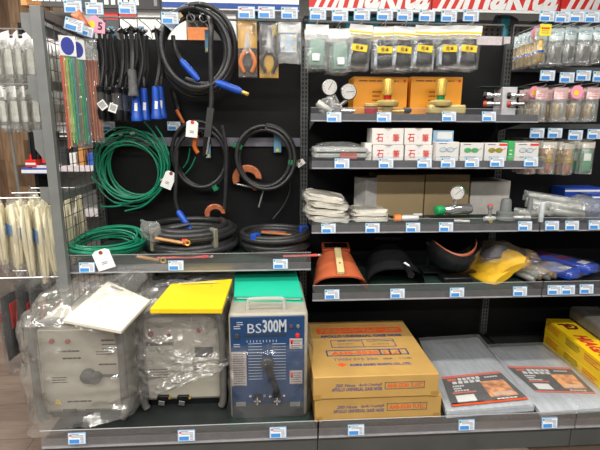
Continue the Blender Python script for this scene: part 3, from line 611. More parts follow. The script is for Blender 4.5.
for a in (-.9, -2.4): MB().box((.218*math.cos(a), .21*math.sin(a), .10), (.055, .025, .12), (0, 0, a)).build('tape', M('clear_tape', (120, 118, 104), .35), t, bev=.005)
MB().pillow(.13, .12, .07, 12, wr=.012).build('plastic_wrap', bag_hazy, t, (-.18, -.17, .2), (.3, 0, -.6))
p = at(274.5, 238, -.335); t = thing('cable_coil', 'black cable coil with blue tape lying on the left shelf', 'cable', (p.x, p.y, ZS), 0, 'coils of cable')
MB().tube(flat_coil(.185, 7, .0155, 14, 2, .04, 1.0, .25, .05), .0155, 9).build('cable', rubber, t)
for a in (-2.2, .25): MB().box((.168*math.cos(a), .168*math.sin(a), .108), (.05, .034, .04), (0, 0, a)).build('tape', blue_tape, t, bev=.004)
MB().tube([(-.07, .05, .09), (.09, -.06, .10)], .006, 7).build('bare_wire', M('tan_wire'), t); MB().tube([(-.07, .053, .097), (.06, -.037, .105)], .003, 6).build('red_wire', tag_red, t)
def wire_thing(pxs, Y, z, r, m, lab):
    t = thing('lug_cable', lab, 'cable', (at(pxs[0], 255, Y).x, Y, z)); L = at(pxs[1], 255, Y).x-at(pxs[0], 255, Y).x
    MB().tube(smooth_path([(0, 0, r), (L*.5, .004, r), (L*.8, 0, r+.003)], 4), r, 8).build('wire', m, t); MB().tube([(L*.8, 0, r+.003), (L*.92, 0, r+.004)], r*1.3, 8).build('sleeve', tag_red, t)
    MB().tube([(L*.97+.01*math.cos(k*PI/5), .01*math.sin(k*PI/5), r+.004) for k in range(10)], .0035, 6, closed=True).build('lug', steel, t)
wire_thing((157, 213), -.55, ZS+.02, .006, M('pink_wire', (196, 92, 92), .4), 'pink wire with a red sleeve lying along the rail by the thick coil'); wire_thing((283, 320), -.55, ZS+.02, .006, M('pink_wire'), 'pink wire with a lug sticking out beside the brown hand shield')

# ================================================================ WELDING MACHINES
ZD = .1455
beige = M('beige_panel', (176, 171, 156), .5, 0, .03, 8); beige_lt = M('beige_case', (196, 190, 174), .5, 0, .03, 8); tube_grey = M('tube_grey', (98, 97, 93), .4, 0, .04)
knob_m = M('knob_grey', (58, 58, 58), .4); redb = M('button_red', (150, 50, 46), .4)
def shroud(w, d, h, seed, z0=0., fr=.06, amp=.02, nu=120, nv=46, lift=None, flare=.0, slope=0.):
    """crumpled plastic bag pulled over a machine: walls from z0 up, domed closed top"""
    mb = MB()
    def rg(P): return 1-2*abs(noise.noise(P))
    def fn(u, v):
        a = 2*PI*u; ca, sa = math.cos(a), math.sin(a); n = 5.
        k = (abs(ca)**n+abs(sa)**n)**(-1/n)
        if v < .72: q = v/.72; z = z0+(h-z0)*q; sc = 1+flare*(1-q)
        else: q = (v-.72)/.28; z = h+.015*math.sin(q*PI/2); sc = max(0.0, 1-q)
        x, y = ca*k*w/2*sc, sa*k*d/2*sc
        P = Vector((x*4+z*2.2, y*4, z*4-x*1.5+seed*3.7)); P = P+Vector((noise.noise(P*.9), noise.noise(P*.9+Vector((3, 7, 1))), noise.noise(P*.9+Vector((9, 2, 4)))))*.5
        f = .7*rg(P*.8)+.5*rg(P*2.0+Vector((5, 1, 2)))+.3*rg(P*4.6)-.4
        out = Vector((ca, sa, 0)) if v < .72 else Vector((ca*.4, sa*.4, .8))
        pz = Vector((x, y, z))+out*amp*f
        pz.z += slope*(.1+.9*max(0, x/w+.5))*max(0, y/d+.5)*min(1, max(0, (z-.5*h)/(.5*h)))
        if lift: pz.z += lift(u, v)*(1-min(1, v/.4))
        return pz
    mb.grid(fn, nu, nv, cu=True, smooth=True); return mb
def welder_frame(t, W, D, H, r=.0175):
    MB().b2((-W/2, .03, .03), (W/2, D, H)).build('case', beige_lt, t, bev=.012)
    MB().b2((-W/2+.012, .022, .045), (W/2-.012, .031, H-.03)).build('front_panel', beige, t, bev=.004)
    MB().tube(smooth_path([(-W/2+.012, -.012, .02), (-W/2, -.012, .08), (-W/2, -.012, H-.06), (-W/2+.045, -.01, H+.018), (0, -.01, H+.022), (W/2-.045, -.01, H+.018), (W/2, -.012, H-.06), (W/2, -.012, .08), (W/2-.012, -.012, .02)], 5), r, 10).build('frame_tube', tube_grey, t)
    MB().b2((-W/2+.02, .04, .0), (W/2-.02, D-.02, .03)).build('base', rubber_dk, t)
    for x in (-W/2+.005, W/2-.005):
        MB().lathe([(.03, -.014), (.036, -.01), (.036, .01), (.03, .014)], 16, TR((x, .07, .036), (1, 0, 0))).build('wheel', rubber_dk, t)
# machine 1
a = atz(46, 421, ZD); b = atz(128, 420, ZD); W1 = b.x-a.x
w1 = thing('welding_machine', 'leftmost welding machine, beige front with big knob, under a clear bag', 'welder', ((a.x+b.x)/2-.005, -.845, ZD), 0, 'welding machines on the base deck')
H1 = at(80, 325, -.84).z-ZD; welder_frame(w1, W1, .42, H1)
def fp(px, py, Y=-.825): return at(px, py, Y)
def on(t, px, py, y=.0215): q = at(px, py, t.location.y+y); return Vector((q.x-t.location.x, y, q.z-t.location.z))
def knob(t, px, py, r, m, h=.012, name='button', y=.021): MB().lathe([(r, 0), (r, h*.7), (r*.85, h)], 18, TR(on(t, px, py, y), (0, -1, 0))).build(name, m, t)
for px, py in ((52, 341), (68, 341)): knob(w1, px, py, .011, redb)
q = on(w1, 89, 375); kb = MB().lathe([(.034, 0), (.032, .025), (.026, .03)], 20, TR(q, (0, -1, 0))).lathe([(.026, 0), (.024, .03), (.02, .034)], 18, TR(q+Vector((.035, 0, -.008)), (0, -1, 0))).build('current_knob', knob_m, w1)
MB().box(q+Vector((.09, -.006, -.002)), (.1, .004, .012)).build('pointer_slot', knob_m, w1)
q = on(w1, 58, 402); MB().prism([(-.016, -.012), (.016, -.012), (0, .016)], -.001, .0, T=Matrix.Translation(q)).build('warning_triangle', yellow_m, w1); T(w1, '!', q+Vector((0, -.0014, -.001)), .003, .016, ink)
for px, py, rows, wd in ((70, 352, 1, .11), (72, 359, 1, .08), (60, 378, 3, .07), (80, 402, 1, .11), (108, 341, 1, .06), (105, 352, 2, .08), (108, 365, 1, .08), (70, 412, 1, .05), (92, 412, 1, .06)):
    bars(rows, wd, .012, .008 if rows == 1 else .0045, px, .1, -.0008).build('print', ink, w1, on(w1, px, py))
bars(2, .07, .02, .006, 77, .0, -.0008).build('scale_marks', ink, w1, on(w1, 110, 345))
for px in (70, 92): MB().box(on(w1, px, 410), (.06, .006, .012)).build('vent_slot', knob_m, w1)
shroud(W1+.10, .58, H1+.05, 3, .02, amp=.04, slope=.16, lift=lambda u, v: .05*math.sin(u*9)).build('plastic_cover', film('cover_bag', .88, (236, 235, 228), .15, .8, 7, gl=.08, bdist=.018), w1, (.0, .2, 0))
# manual on machine 1
def slab(name, lab, cat, pts, z, th, mats, tilt=None, group=None):
    P = [atz(x, y, zz) for (x, y), zz in zip(pts, z)]; o = sum(P, Vector())/4; V = [q-o for q in P]; V = V+[q-Vector((0, 0, th)) for q in V]
    mb = MB().add([tuple(q) for q in V], [(0, 1, 2, 3), (7, 6, 5, 4), (0, 4, 5, 1), (1, 5, 6, 2), (2, 6, 7, 3), (3, 7, 4, 0)])
    t = tag(mb.build(name, mats, None, o), lab, cat, group)
    ex = ((V[2]-V[3])+(V[1]-V[0])).normalized(); n = (V[1]-V[0]).cross(V[3]-V[0]).normalized(); n = n if n.z > 0 else -n; ey = n.cross(ex)
    return t, V, Matrix((ex, ey, n)).transposed()
def slab_text(t, V, R, s, u, v, wd, ht, mat, bold=.0):
    q = (V[3]*(1-u)+V[2]*u)*(1-v)+(V[0]*(1-u)+V[1]*u)*v; o = T(t, s, q+R.col[2]*.0012, wd, ht, mat, R.to_euler(), bold); return o
zt = ZD+H1+.07
t, V, R = slab('booklet', 'white instruction booklet lying on the leftmost welding machine', 'booklet', ((108, 281), (150, 300), (121, 331), (63, 320)), (zt+.05, zt+.03, zt, zt), .012, [paper], group='booklets on the welding machines')
slab_text(t, V, R, 'Panasonic', .30, .93, .085, .016, ink, .02)
# machine 2
a = atz(146, 409, ZD); b = atz(224, 408, ZD); W2 = b.x-a.x
w2 = thing('welding_machine', 'middle welding machine with two terminals, crumpled bag over its upper half', 'welder', ((a.x+b.x)/2, -.775, ZD), 0, 'welding machines on the base deck')
H2 = at(180, 317, -.775).z-ZD; welder_frame(w2, W2, .42, H2)
knob(w2, 151, 334, .012, redb); knob(w2, 169, 335, .008, redb); knob(w2, 199, 330, .011, redb)
T(w2, 'Panasonic', on(w2, 160, 343.5, .0205), .125, .024, ink, FRONT, .05); T(w2, 'YK-305AJ3', on(w2, 159, 351, .0205), .11, .013, M('ink_green', (70, 96, 80), .6), FRONT, .0)
bars(4, .1, .014, .006, 4, .2, -.0008).build('print', ink_grey, w2, on(w2, 160, 370)); bars(2, .06, .012, .006, 4, .2, -.0008).build('print', ink, w2, on(w2, 200, 367)); bars(1, .08, .012, .005, 9, .2, -.0008).build('print', ink_grey, w2, on(w2, 175, 384))
MB().box(on(w2, 204, 352), (.085, .004, .05)).build('display_window', M('display_dark', (48, 50, 54), .3), w2)
for px in (163.5, 183.5):
    q = on(w2, px, 397, .02); tm = MB().box(q, (.055, .03, .024)).build('terminal', rubber_dk, w2, bev=.003); MB().box(q+Vector((-.006, -.02, -.02)), (.028, .004, .026), (.3, .2, 0)).build('terminal_tab', chrome, tm)
    MB().lathe([(.007, 0), (.007, .01)], 10, TR(q+Vector((.032, -.004, .002)), (0, -1, 0))).build('stud', brass, tm)
def diag(u, v): return .16+.10*math.cos(2*PI*u)
shroud(W2+.06, .5, H2+.05, 9, .0, amp=.04, slope=.08, lift=diag).build('plastic_cover', film('cover_bag_crisp', .88, (236, 236, 235), .14, 1., 13, gl=.10, bdist=.035), w2, (.0, .2, 0))
zt = ZD+H2+.085
t, V, R = slab('booklet', 'yellow instruction booklet lying on the middle welding machine', 'booklet', ((171, 284), (232, 279), (222, 309), (150, 309)), (zt+.03, zt+.03, zt, zt), .02, [M('paper_yellow', (226, 194, 18), .5, 0, .02, 5)], group='booklets on the welding machines')
mb = bars(1, .17, .02, .014, 3, .0).build('title_print', M('title_grey', (206, 196, 120), .6), t, ((V[0]+V[1])/2*.75)+Vector((0, 0, .006)), R.to_euler()); mb.rotation_euler = (R @ Euler((-PI/2, 0, 0)).to_matrix()).to_euler()
# machine 3
a = atz(231, 419, ZD); b = atz(307.5, 419, ZD); W3 = b.x-a.x
w3 = thing('welding_machine', 'blue-fronted welding machine with large pale model lettering and a hand crank', 'welder', ((a.x+b.x)/2, -.872, ZD), 0, 'welding machines on the base deck')
H3 = at(268, 314, -.872).z-ZD; y3 = .0
blue_p = M('panel_blue', (26, 60, 100), .42, 0, .04, 6); pale = M('ink_pale', (176, 182, 188), .5)
MB().b2((-W3/2, .008, .0), (W3/2, .45, H3)).build('case', M('case_cream', (160, 154, 140), .5, 0, .03), w3, bev=.012)
MB().b2((-W3/2+.008, .0, .075), (W3/2-.016, .009, H3-.012)).build('front_panel', blue_p, w3, bev=.003); MB().b2((-W3/2+.008, .003, .004), (W3/2-.016, .009, .074)).build('lower_skirt', M('skirt_grey', (70, 72, 74), .5), w3)
def on3(px, py): return on(w3, px, py, -.0008)
T(w3, 'BS', on3(254.5, 328.5), .062, .045, pale, FRONT, .0); T(w3, '300M', on3(274.5, 326), .106, .062, pale, FRONT, .03)
MB().box(on3(265, 335.5), (.19, .001, .01)).build('name_strip', M('strip_dark', (40, 48, 60), .5), w3)
mb = MB()
for k in range(10): mb.b2((-.068+k*.0145, 0, -.006), (-.065+k*.0145, .001, .004))
mb.build('scale_marks', pale, w3, on3(262, 341))
for px, rows in ((255, 13), (279, 13)):
    mb = MB()
    for k in range(rows): mb.b2((-.031, 0, -k*.0145), (.031, .001, -k*.0145+.0022))
    mb.build('ampere_lines', pale, w3, on3(px, 344))
for px, py, wd, ht, rd in ((239, 369, .068, .168, False), (296, 343.5, .058, .05, True), (296, 377, .058, .066, True)):
    o = MB().box((0, 0, 0), (wd, .001, ht)).build('data_plate', M('plate_white', (176, 166, 162), .5), w3, on3(px, py)+Vector((0, -.0004, 0)))
    bars(int(ht/.011), wd*.8, .011, .004, px, .2, -.001).build('print', ink_grey, o, (.002, 0, ht/2-.014))
    if rd: MB().box((-wd*.34, -.001, ht*.28), (wd*.22, .001, .01)).box((-wd*.34, -.001, ht*.08), (wd*.16, .001, .008)).box((-wd*.34, -.001, ht*.08), (.006, .001, wd*.22)).build('warning_mark', tag_red, o)
for px, py, m, r in ((237, 336, knob_m, .012), (291, 326, M('button_brown', (92, 62, 58)), .008), (298, 326, M('button_grey', (110, 112, 112)), .008), (297.5, 335, M('lamp_red', (206, 44, 40), .3), .01)): knob(w3, px, py, r, m, .01, 'button', .0)
for px, py in ((237, 327), (237, 345), (240, 323)): bars(2, .03, .01, .004, px, .1, -.0005).build('print', pale, w3, on3(px, py))
q = on3(267.5, 362.5); q2 = on3(276, 386)
MB().lathe([(.03, 0), (.03, .018), (.024, .024)], 20, TR(q, (0, -1, 0))).build('crank_hub', knob_m, w3); MB().tube([q+Vector((0, -.028, 0)), q2+Vector((0, -.028, 0))], [.017, .012], 8).lathe([(.014, 0), (.016, .03), (.012, .04)], 12, TR(q2+Vector((0, -.03, 0)), (0, -1, 0))).build('crank_arm', rubber_dk, w3)
for px in (257.5, 277):
    q = on3(px, 397); tm = MB().lathe([(.02, 0), (.018, .03)], 14, TR(q, (0, -1, 0))).build('terminal', rubber_dk, w3); MB().box(q+Vector((0, -.034, 0)), (.03, .006, .006)).box(q+Vector((0, -.034, 0)), (.006, .006, .035)).build('wing_nut', chrome, tm)
    for s in (-1, 1): MB().lathe([(.006, 0), (.006, .006)], 10, TR(q+Vector((s*.032, 0, .008)), (0, -1, 0))).build('bolt', chrome, w3)
for px in (241, 295): MB().box(on3(px, 404), (.045, .006, .02)).build('foot_plate', steel, w3)
q = at(266, 296, -.80)-w3.location
MB().tube(smooth_path([(q.x-.083, .05, H3), (q.x-.08, .05, H3+.04), (q.x-.06, .05, H3+.052), (q.x+.06, .05, H3+.052), (q.x+.08, .05, H3+.04), (q.x+.083, .05, H3)], 4), .009, 8).build('carry_handle', film('handle_clear', .45, (210, 208, 200), .2, .1), w3)
shroud(W3+.03, .52, H3-.16, 15, -.0, amp=.022, flare=.03).build('plastic_cover', film('cover_thin', .96, (226, 228, 228), .12, .6, 11, gl=.03, bdist=.025), w3, (.0, .215, 0))
zt = at(268, 299, -.76).z
t, V, R = slab('booklet', 'turquoise instruction booklet lying on the blue-fronted welding machine', 'booklet', ((235, 271), (296, 270), (303, 297), (234, 296)), (zt+.035, zt+.035, zt, zt), .006, [M('paper_teal', (30, 184, 148), .5, 0, .02, 5)], group='booklets on the welding machines')
for dz, m, nm in ((-.012, white_card, 'pages'), (-.024, M('paper_teal'), 'back_cover')):
    MB().add([tuple(v*(.94 if nm == 'pages' else 1)+Vector((0, 0, dz))) for v in V]+[tuple(v*(.94 if nm == 'pages' else 1)+Vector((0, 0, dz-.006))) for v in V], [(0, 1, 2, 3), (7, 6, 5, 4), (0, 4, 5, 1), (1, 5, 6, 2), (2, 6, 7, 3), (3, 7, 4, 0)]).build(nm, m, t)
# ================================================================ MIDDLE BAY: PACKS ON THE TOP HOOKS
ORD = ('first', 'second', 'third', 'fourth', 'fifth', 'sixth', 'seventh', 'eighth')
glass_green = M('lens_green', (150, 178, 166), .15, 0, .04, 6); glass_black = M('lens_black', (15, 15, 18), .08, 0, .05)
def lens_pack(dark, seed, name, label):
    t = thing(name, label, 'pack', (0, 0, 0), 0, 'lens packs on the top hooks'); W, H = .116, .20
    c = MB().b2((-W/2, -.0012, -.034), (W/2, .0012, .012)).build('header_card', white_card, t)
    MB().pillow(W, H-.03, .028, seed, wr=.005).build('bag', bag_clear, t, (0, 0, -.03))
    if dark:
        MB().b2((-W/2, -.002, -.028), (W/2, -.0012, -.019)).build('stripe', yellow_m, c)
        for k in range(3): MB().box((.006*k-.002, .003+.002*k, -.115), (.066, .003, .125), (0, math.radians(4-5*k), 0)).build('lens', glass_black, t)
        l = MB().box((-.002, -.0155, -.102), (.078, .001, .032), (0, math.radians(3), 0)).build('label', yellow_m, t); T(l, '見本', (-.002, -.0168, -.102), .044, .021, ink, (PI/2, 0, 0), .015)
        MB().box((-.03, .006, -.13), (.04, .002, .09), (0, .1, 0)).build('paper_insert', M('insert_pale', (196, 210, 222), .5), t)
    else:
        MB().box((.002, .0, -.12), (.072, .006, .125), (0, .03, 0)).build('lens', glass_green, t); MB().box((.0, -.016, -.145), (.036, .001, .034)).build('label', white_card, t)
    return t
proto = {}
tops = ((318, 14, 'green', 25), (340, 15.5, 'green', 29), (362, 14.5, 'dark', 25), (385, 14.5, 'dark', 27), (405, 15, 'dark', 27), (427, 15.5, 'dark', 26), (449, 16, 'dark', 26), (471, 15.5, 'dark', 26))
for i, (px, py, kd, yt) in enumerate(tops):
    p = at(px, py, -.35); price_tag(p, 'price tag over the %s hook of lens packs from the left' % ORD[i], (0, 0, 0), sc=1.1)
    q = at(px-1, yt+1, -.31); hook(bR, q.x, q.z+.004, .345, p.z-.03)
    for k in range(3):
        key = (kd, k % 2); first = key not in proto
        if first: proto[key] = lens_pack(kd == 'dark', i*3+k, 'lens_pack', '')
        lab = ('clear pack of pale green lenses' if kd == 'green' else 'yellow-labelled pack of dark lenses')+', %s on the %s hook from the left' % (('frontmost', 'second', 'rearmost')[k], ORD[i])
        loc = (q.x+.004*(k % 2), -.325+k*.045, q.z-.008-.003*k); rz = math.radians((-6, 5, -3, 2, 7, -4, 3, -5)[i]+4*k)
        if first: o = proto[key]; o.location = loc; o['label'] = lab
        else: o = dup(proto[key], loc, rz, lab)
        o.rotation_euler = (0, math.radians((2, -3, 4, -2, 1, 3, -4, 2)[(i+3*k) % 8]), rz)
# ================================================================ BOX HELPERS
kraft = M('kraft_card', (184, 146, 80), .6, 0, .04, 8, .03, 60); tan_box = M('tan_carton', (150, 130, 96), .65, 0, .03, 6); white_box = M('white_carton', (214, 212, 208), .55, 0, .02, 6)
def carton(px0, py0, px1, Y, zb, depth, m, label, name='carton', group=None, rz=0, cat='box', bev=.002, py1=None):
    a, b = at(px0, py0, Y), at(px1, py0, Y); h = a.z-zb
    o = tag(MB().b2((-(b.x-a.x)/2, 0, 0), ((b.x-a.x)/2, depth, h)).build(name, m, None, ((a.x+b.x)/2, Y, zb), (0, 0, rz), bev), label, cat, group)
    return o, b.x-a.x, h
Z1, Z2, Z3, Z4 = 1.505+.032, 1.273+.032, .949+.0355, .619+.0355
# ---------------------------------------------------------------- shelf 1
orange_box = M('orange_carton', (232, 152, 30), .5, 0, .03, 6)
for x0, x1, lab in ((354, 408, 'orange-yellow carton behind the red and brass regulator'), (411.5, 463, 'orange-yellow carton behind the green and brass regulator')):
    o, wd, h = carton(x0, 76.5, x1, -.22, Z1, .17, orange_box, lab, group='regulator cartons on the top shelf')
    bars(1, wd*.75, .02, .006, 3, .1, -.001).build('print', M('ink_brown', (120, 74, 20), .6), o, (-wd*.03, 0, h*.88)); bars(3, wd*.2, .022, .006, 8, .3, -.001).build('print', M('ink_brown'), o, (-wd*.05, 0, h*.6))
    MB().prism([(0, -.009), (.009, 0), (0, .009), (-.009, 0)], -.0015, -.0005).build('mark', red_ink, o, (wd*.44, 0, h*.9))
dial_w = M('dial_white', (196, 194, 190), .4, 0, .03)
def gauge(t, c, r, d=(0, -1, 0), ang=.6, rim=chrome, case=None):
    case = case or M('gauge_case', (120, 120, 120), .25, .9)
    m = TR(c, d); g = MB().lathe([(r*.7, -.02), (r, -.016), (r*1.02, .006), (r*.93, .009)], 24, m).build('gauge', case or chrome, t)
    f = MB().lathe([(r*.9, .0085), (r*.9, .0098)], 24, m).build('dial', dial_w, g)
    mb = MB()
    for k in range(11):
        a = -2.3+k*.46; mb.box((r*.72*math.sin(a), r*.72*math.cos(a), .0102), (r*.05, r*.16, .0006), (0, 0, -a))
    mb.box((r*.15*math.sin(ang), r*.15*math.cos(ang), .0104), (r*.06, r*1.0, .0008), (0, 0, -ang))
    mm = mb; mm.v = [tuple(m @ Vector(v)) for v in mm.v]; mm.build('needle_and_scale', ink, g)
p = at(336, 108, -.31); t = thing('gas_regulator', 'chrome gas regulator with two white round gauges', 'regulator', (p.x, -.31, Z1), 0, 'gas regulators')
for px, py, s, an in ((329.5, 87.5, 1, .5), (348.5, 92, 1, 1.5)):
    c = at(px, py, -.33)-Vector((p.x, -.31, Z1)); gauge(t, c, .041, (0, -1, .0), an); MB().tube([c+Vector((0, .01, -.035)), (0.0, .01, .03)], .009, 8).build('stem', chrome, t)
MB().lathe([(.022, -.03), (.03, -.02), (.03, .02), (.022, .03)], 16, TR((0, .0, .03), (0, -1, 0))).lathe([(.012, -.09), (.014, .08), (.01, .1)], 12, TR((0, .01, .02), (1, 0, -.0))).build('body', chrome, t)
MB().tube([(-.1, -.02, .06), (-.03, -.03, .014)], [.02, .016], 12).build('pipe', M('pale_pipe', (200, 196, 184), .35, .3), t); MB().pillow(.11, .08, .05, 31, wr=.01).build('wrap', bag, t, (-.06, -.02, .085), (0, -.5, 0))
def brass_reg(px, lab, ring, body):
    p = at(px, 108, -.32); t = thing('gas_regulator', lab, 'regulator', (p.x, -.32, Z1), 0, 'gas regulators')
    zk0 = at(px, 95.5, -.32).z-Z1; zk1 = at(px, 79, -.32).z-Z1
    k = MB().lathe([(.024, zk0), (.028, zk0+.004), (.026, zk1-.01), (.022, zk1)], 22).build('adjusting_knob', brass, t); rb = MB()
    for a in range(16): rb.box((.0275*math.cos(a*PI/8), .0275*math.sin(a*PI/8), (zk0+zk1)/2), (.005, .004, (zk1-zk0)*.8), (0, 0, a*PI/8))
    rb.build('ribs', brass, k)
    MB().lathe([(.02, zk0-.022), (.021, zk0)], 18).build('collar', ring, t)
    zc = zk0-.022
    MB().lathe([(.03, zc-.038), (.055, zc-.034), (.06, zc-.026), (.06, zc-.012), (.05, zc-.003), (.022, zc)], 26).build('bonnet', M('champagne', (204, 184, 118), .35, .4, .05), t)
    MB().lathe([(.028, .004), (.03, zc-.036)], 18).build('valve_body', brass, t)
    if body:
        MB().lathe([(.034, .0), (.036, .02), (.036, .035), (.02, .04)], 18, TR((-.085, 0, .005), (0, 0, 1))).build('inlet_cap', ring, t); MB().lathe([(.04, .038), (.04, .05), (.03, .055)], 20, Matrix.Translation((-.085, 0, .005))).build('inlet_ring', M('champagne'), t)
        MB().tube([(-.1, 0, .02), (.12, 0, .02)], .012, 10).build('pipe', brass, t); MB().lathe([(.016, 0), (.016, .03), (.01, .04)], 12, TR((.09, 0, .025), (1, 0, 0))).build('outlet', rubber_dk, t)
    else: MB().box((.03, 0, .03), (.2, .07, .05)).build('bracket_body', M('champagne'), t, bev=.01)
brass_reg(387, 'brass gas regulator with red collar before the left orange carton', M('anodised_red', (176, 40, 36), .35, .3), True)
brass_reg(440, 'brass gas regulator with green collar before the right orange carton', M('anodised_green', (20, 130, 84), .35, .3), False)
t = thing('display_block', 'pale grey display block carrying four hose fittings at the shelf end', 'display', (at(509, 105, -.3).x, -.3, Z1)); h = at(509, 87, -.3).z-Z1
MB().b2((-.04, 0, 0), (.04, .1, h)).build('block', M('block_grey', (190, 190, 192), .45), t, bev=.003); MB().b2((-.15, .02, h), (.12, .1, h+.006)).build('green_board', green_mat, t)
for px, py, m in ((490, 95.5, rubber_dk), (490, 104, M('fit_red', (180, 72, 44), .4)), (514, 95.5, rubber_dk), (514, 104, M('fit_red'))):
    c = at(px, py, -.31)-t.location; f = MB().lathe([(.012, -.02), (.016, -.014), (.016, .004), (.01, .012), (.01, .05)], 14, TR(c, (1, -.4, 0))).build('fitting', chrome, t); MB().lathe([(.016, -.034), (.018, -.02), (.0175, -.018)], 14, TR(c, (1, -.4, 0))).build('cap', m, f)
# ---------------------------------------------------------------- shelf 2
a = at(313, 146, -.40); b = at(369, 146, -.40)
t = thing('bagged_sheet', 'clear bag with a thick pale grey folded sheet on the second shelf', 'bag', ((a.x+b.x)/2, -.44, Z2)); wd = b.x-a.x
for k in range(2): MB().b2((-wd*.47, .02, .012+k*.03), (wd*.47, .22, .036+k*.03)).build('sheet', M('sheet_grey', (176, 178, 174), .6, 0, .08, 30, .3), t, bev=.008)
MB().pillow(wd*1.02, .27, .10, 41, wr=.008).build('bag', bag, t, (0, .25, .045), (-PI/2, 0, 0)); MB().box((wd*.12, .012, .025), (wd*.3, .002, .03)).build('red_label', M('label_rose', (190, 96, 90), .5), t)
chalk = M('chalk_carton', (224, 220, 214), .5, 0, .02); 
zt1 = at(388, 145, -.405).z
for x0, yt, x1, zb, lab in ((373, 145, 404, Z2, 'white chalk box with red characters, bottom left of four'), (405.5, 145, 433, Z2, 'white chalk box with red characters, bottom right of four'), (372.5, 128.2, 404, zt1+.001, 'white chalk box with red characters, top left of four'), (405, 128.2, 432.5, zt1+.001, 'white chalk box with red characters, top right of four')):
    o, wd, h = carton(x0, yt, x1, -.405, zb, .13, chalk, lab, 'chalk_box', 'chalk boxes on the second shelf')
    T(o, '石', (-wd*.26, -.001, h*.42), .036, .042, red_ink, FRONT, .012); T(o, '筆', (wd*.26, -.001, h*.42), .036, .042, red_ink, FRONT, .012); bars(1, wd*.07, .012, .003, 5, .2, -.001).build('print', M('ink_faint', (190, 184, 178), .6), o, (0, 0, h*.45))
    MB().prism([(.012*math.cos(PI+k*PI/10), h-.001+.012*math.sin(PI+k*PI/10)) for k in range(11)], -.0012, -.0004).build('thumb_notch', M('notch', (196, 190, 182), .6), o); MB().b2((-wd*.12, -.0012, h*.96), (wd*.12, -.0004, h*.99)).build('tape', M('tape_tan', (150, 130, 110), .5), o)
o, wd, h = carton(365.5, 143, 372, -.40, Z2, .12, chalk, 'narrow white box left of the chalk boxes'); 
o, wd, h = carton(433.5, 130.5, 454, -.36, Z2, .12, M('pale_blue_carton', (160, 196, 224), .5), 'pale blue carton right of the chalk boxes'); MB().b2((-wd*.3, -.001, h*.72), (wd*.42, -.0003, h*.95)).build('panel', white_card, o); bars(1, wd*.7, .02, .006, 5, .1, -.0015).build('print', tag_blue, o, (0, 0, h*.62))
for k, (x0, x1, lm, lm2, lab) in enumerate(((436.5, 459.5, M('lens_pale', (190, 200, 206), .3), None, 'white box with a pale pair of spectacles pictured'), (461, 484, M('lens_mint', (70, 170, 90), .3), None, 'white box with green-lens spectacles pictured'), (485.5, 508, M('lens_olive', (120, 150, 50), .3), tag_red, 'white box with red-framed green goggles pictured'), (516, 539.5, M('lens_pale'), None, 'white box with clear spectacles pictured at the shelf end'))):
    o, wd, h = carton(x0, 143 if k else 142, x1, -.44, Z2, .07, white_box, lab, 'spectacle_box', 'spectacle boxes on the second shelf')
    s = MB()
    for sx in (-1, 1): s.lathe([(.017, 0), (.017, .0006)], 16, Matrix.Translation((sx*.019-.004, -.0006, h*.6)) @ Matrix.Rotation(sx*.1, 4, 'Y') @ Matrix.Diagonal((1, 1, .6, 1)) @ look((0, -1, 0)))
    s.build('pictured_lens', lm, o); fr = MB()
    for sx in (-1, 1): fr.tube([(sx*.019-.004+.0185*math.cos(q), -.001, h*.6+.0115*math.sin(q)) for q in [j*PI/6 for j in range(12)]], .0013, 4, closed=True)
    fr.tube([(.036-.004, -.001, h*.62), (.05, -.001, h*.72)], .0014, 4); fr.build('pictured_frame', lm2 or M('frame_grey', (130, 136, 140), .4), o)
    bars(1, wd*.5, .01, .005, k, .1, -.001).build('print', ink_grey, o, (-wd*.05, 0, h*.2)); bars(1, wd*.35, .01, .004, k+4, .1, -.001).build('print', ink_grey, o, (-wd*.2, 0, h*.9))
    if k >= 2: MB().b2((wd*.12, -.001, h*.85), (wd*.48, -.0003, h*.97)).build('red_flash', tag_red, o)
o, wd, h = carton(509, 141, 515, -.43, Z2, .1, M('green_carton', (60, 170, 90), .5), 'narrow bright green carton between the spectacle boxes'); bars(2, wd*.5, .02, .006, 2, .2, -.001).build('print', white_ink, o, (0, 0, h*.5))
# ---------------------------------------------------------------- shelf 3
cloth = M('white_cloth', (222, 217, 204), .8, 0, .03, 12, .3, 25)
def folded(wd, dp, th, seed):
    mb = MB()
    def fn(u, v):                     # rounded closed section swept along depth
        a = 2*PI*u; k = (abs(math.cos(a))**4+abs(math.sin(a))**4)**(-.25); y = (v-.5)*dp
        e = 1-.15*abs(2*v-1)**6; nz = .004*noise.noise(Vector((math.cos(a)*2+seed, v*4, math.sin(a)*2)))
        return Vector((math.cos(a)*k*wd/2*e+nz, y, th/2+math.sin(a)*k*th/2*e+nz+.006*noise.noise(Vector((math.cos(a)*1.5, v*2, seed)))))
    mb.grid(fn, 24, 8, cu=True); n = len(mb.v); mb.f += [tuple(range(23, -1, -1)), tuple(n-24+i for i in range(24))]; mb.m += [0, 0]; mb.sm += [False]*2
    return mb
def cloth_pack(px, Y, z, wd, dp, th, rz, ry, lab, seed, ab=None):
    x = at(px, 215, Y).x; t = thing('folded_cloth', lab, 'cloth', (x, Y+dp/2, z), 0, 'bagged white cloths', (0, ry, rz))
    folded(wd, dp, th*.52, seed).build('cloth', cloth, t); folded(wd*.96, dp*.95, th*.5, seed+3).build('cloth_fold', cloth, t, (.004, .005, th*.47))
    MB().pillow(wd*1.12, dp*1.12, th*1.25, seed, wr=.008).build('bag', bag, t, (0, dp*.56, th*.5), (-PI/2, 0, 0))
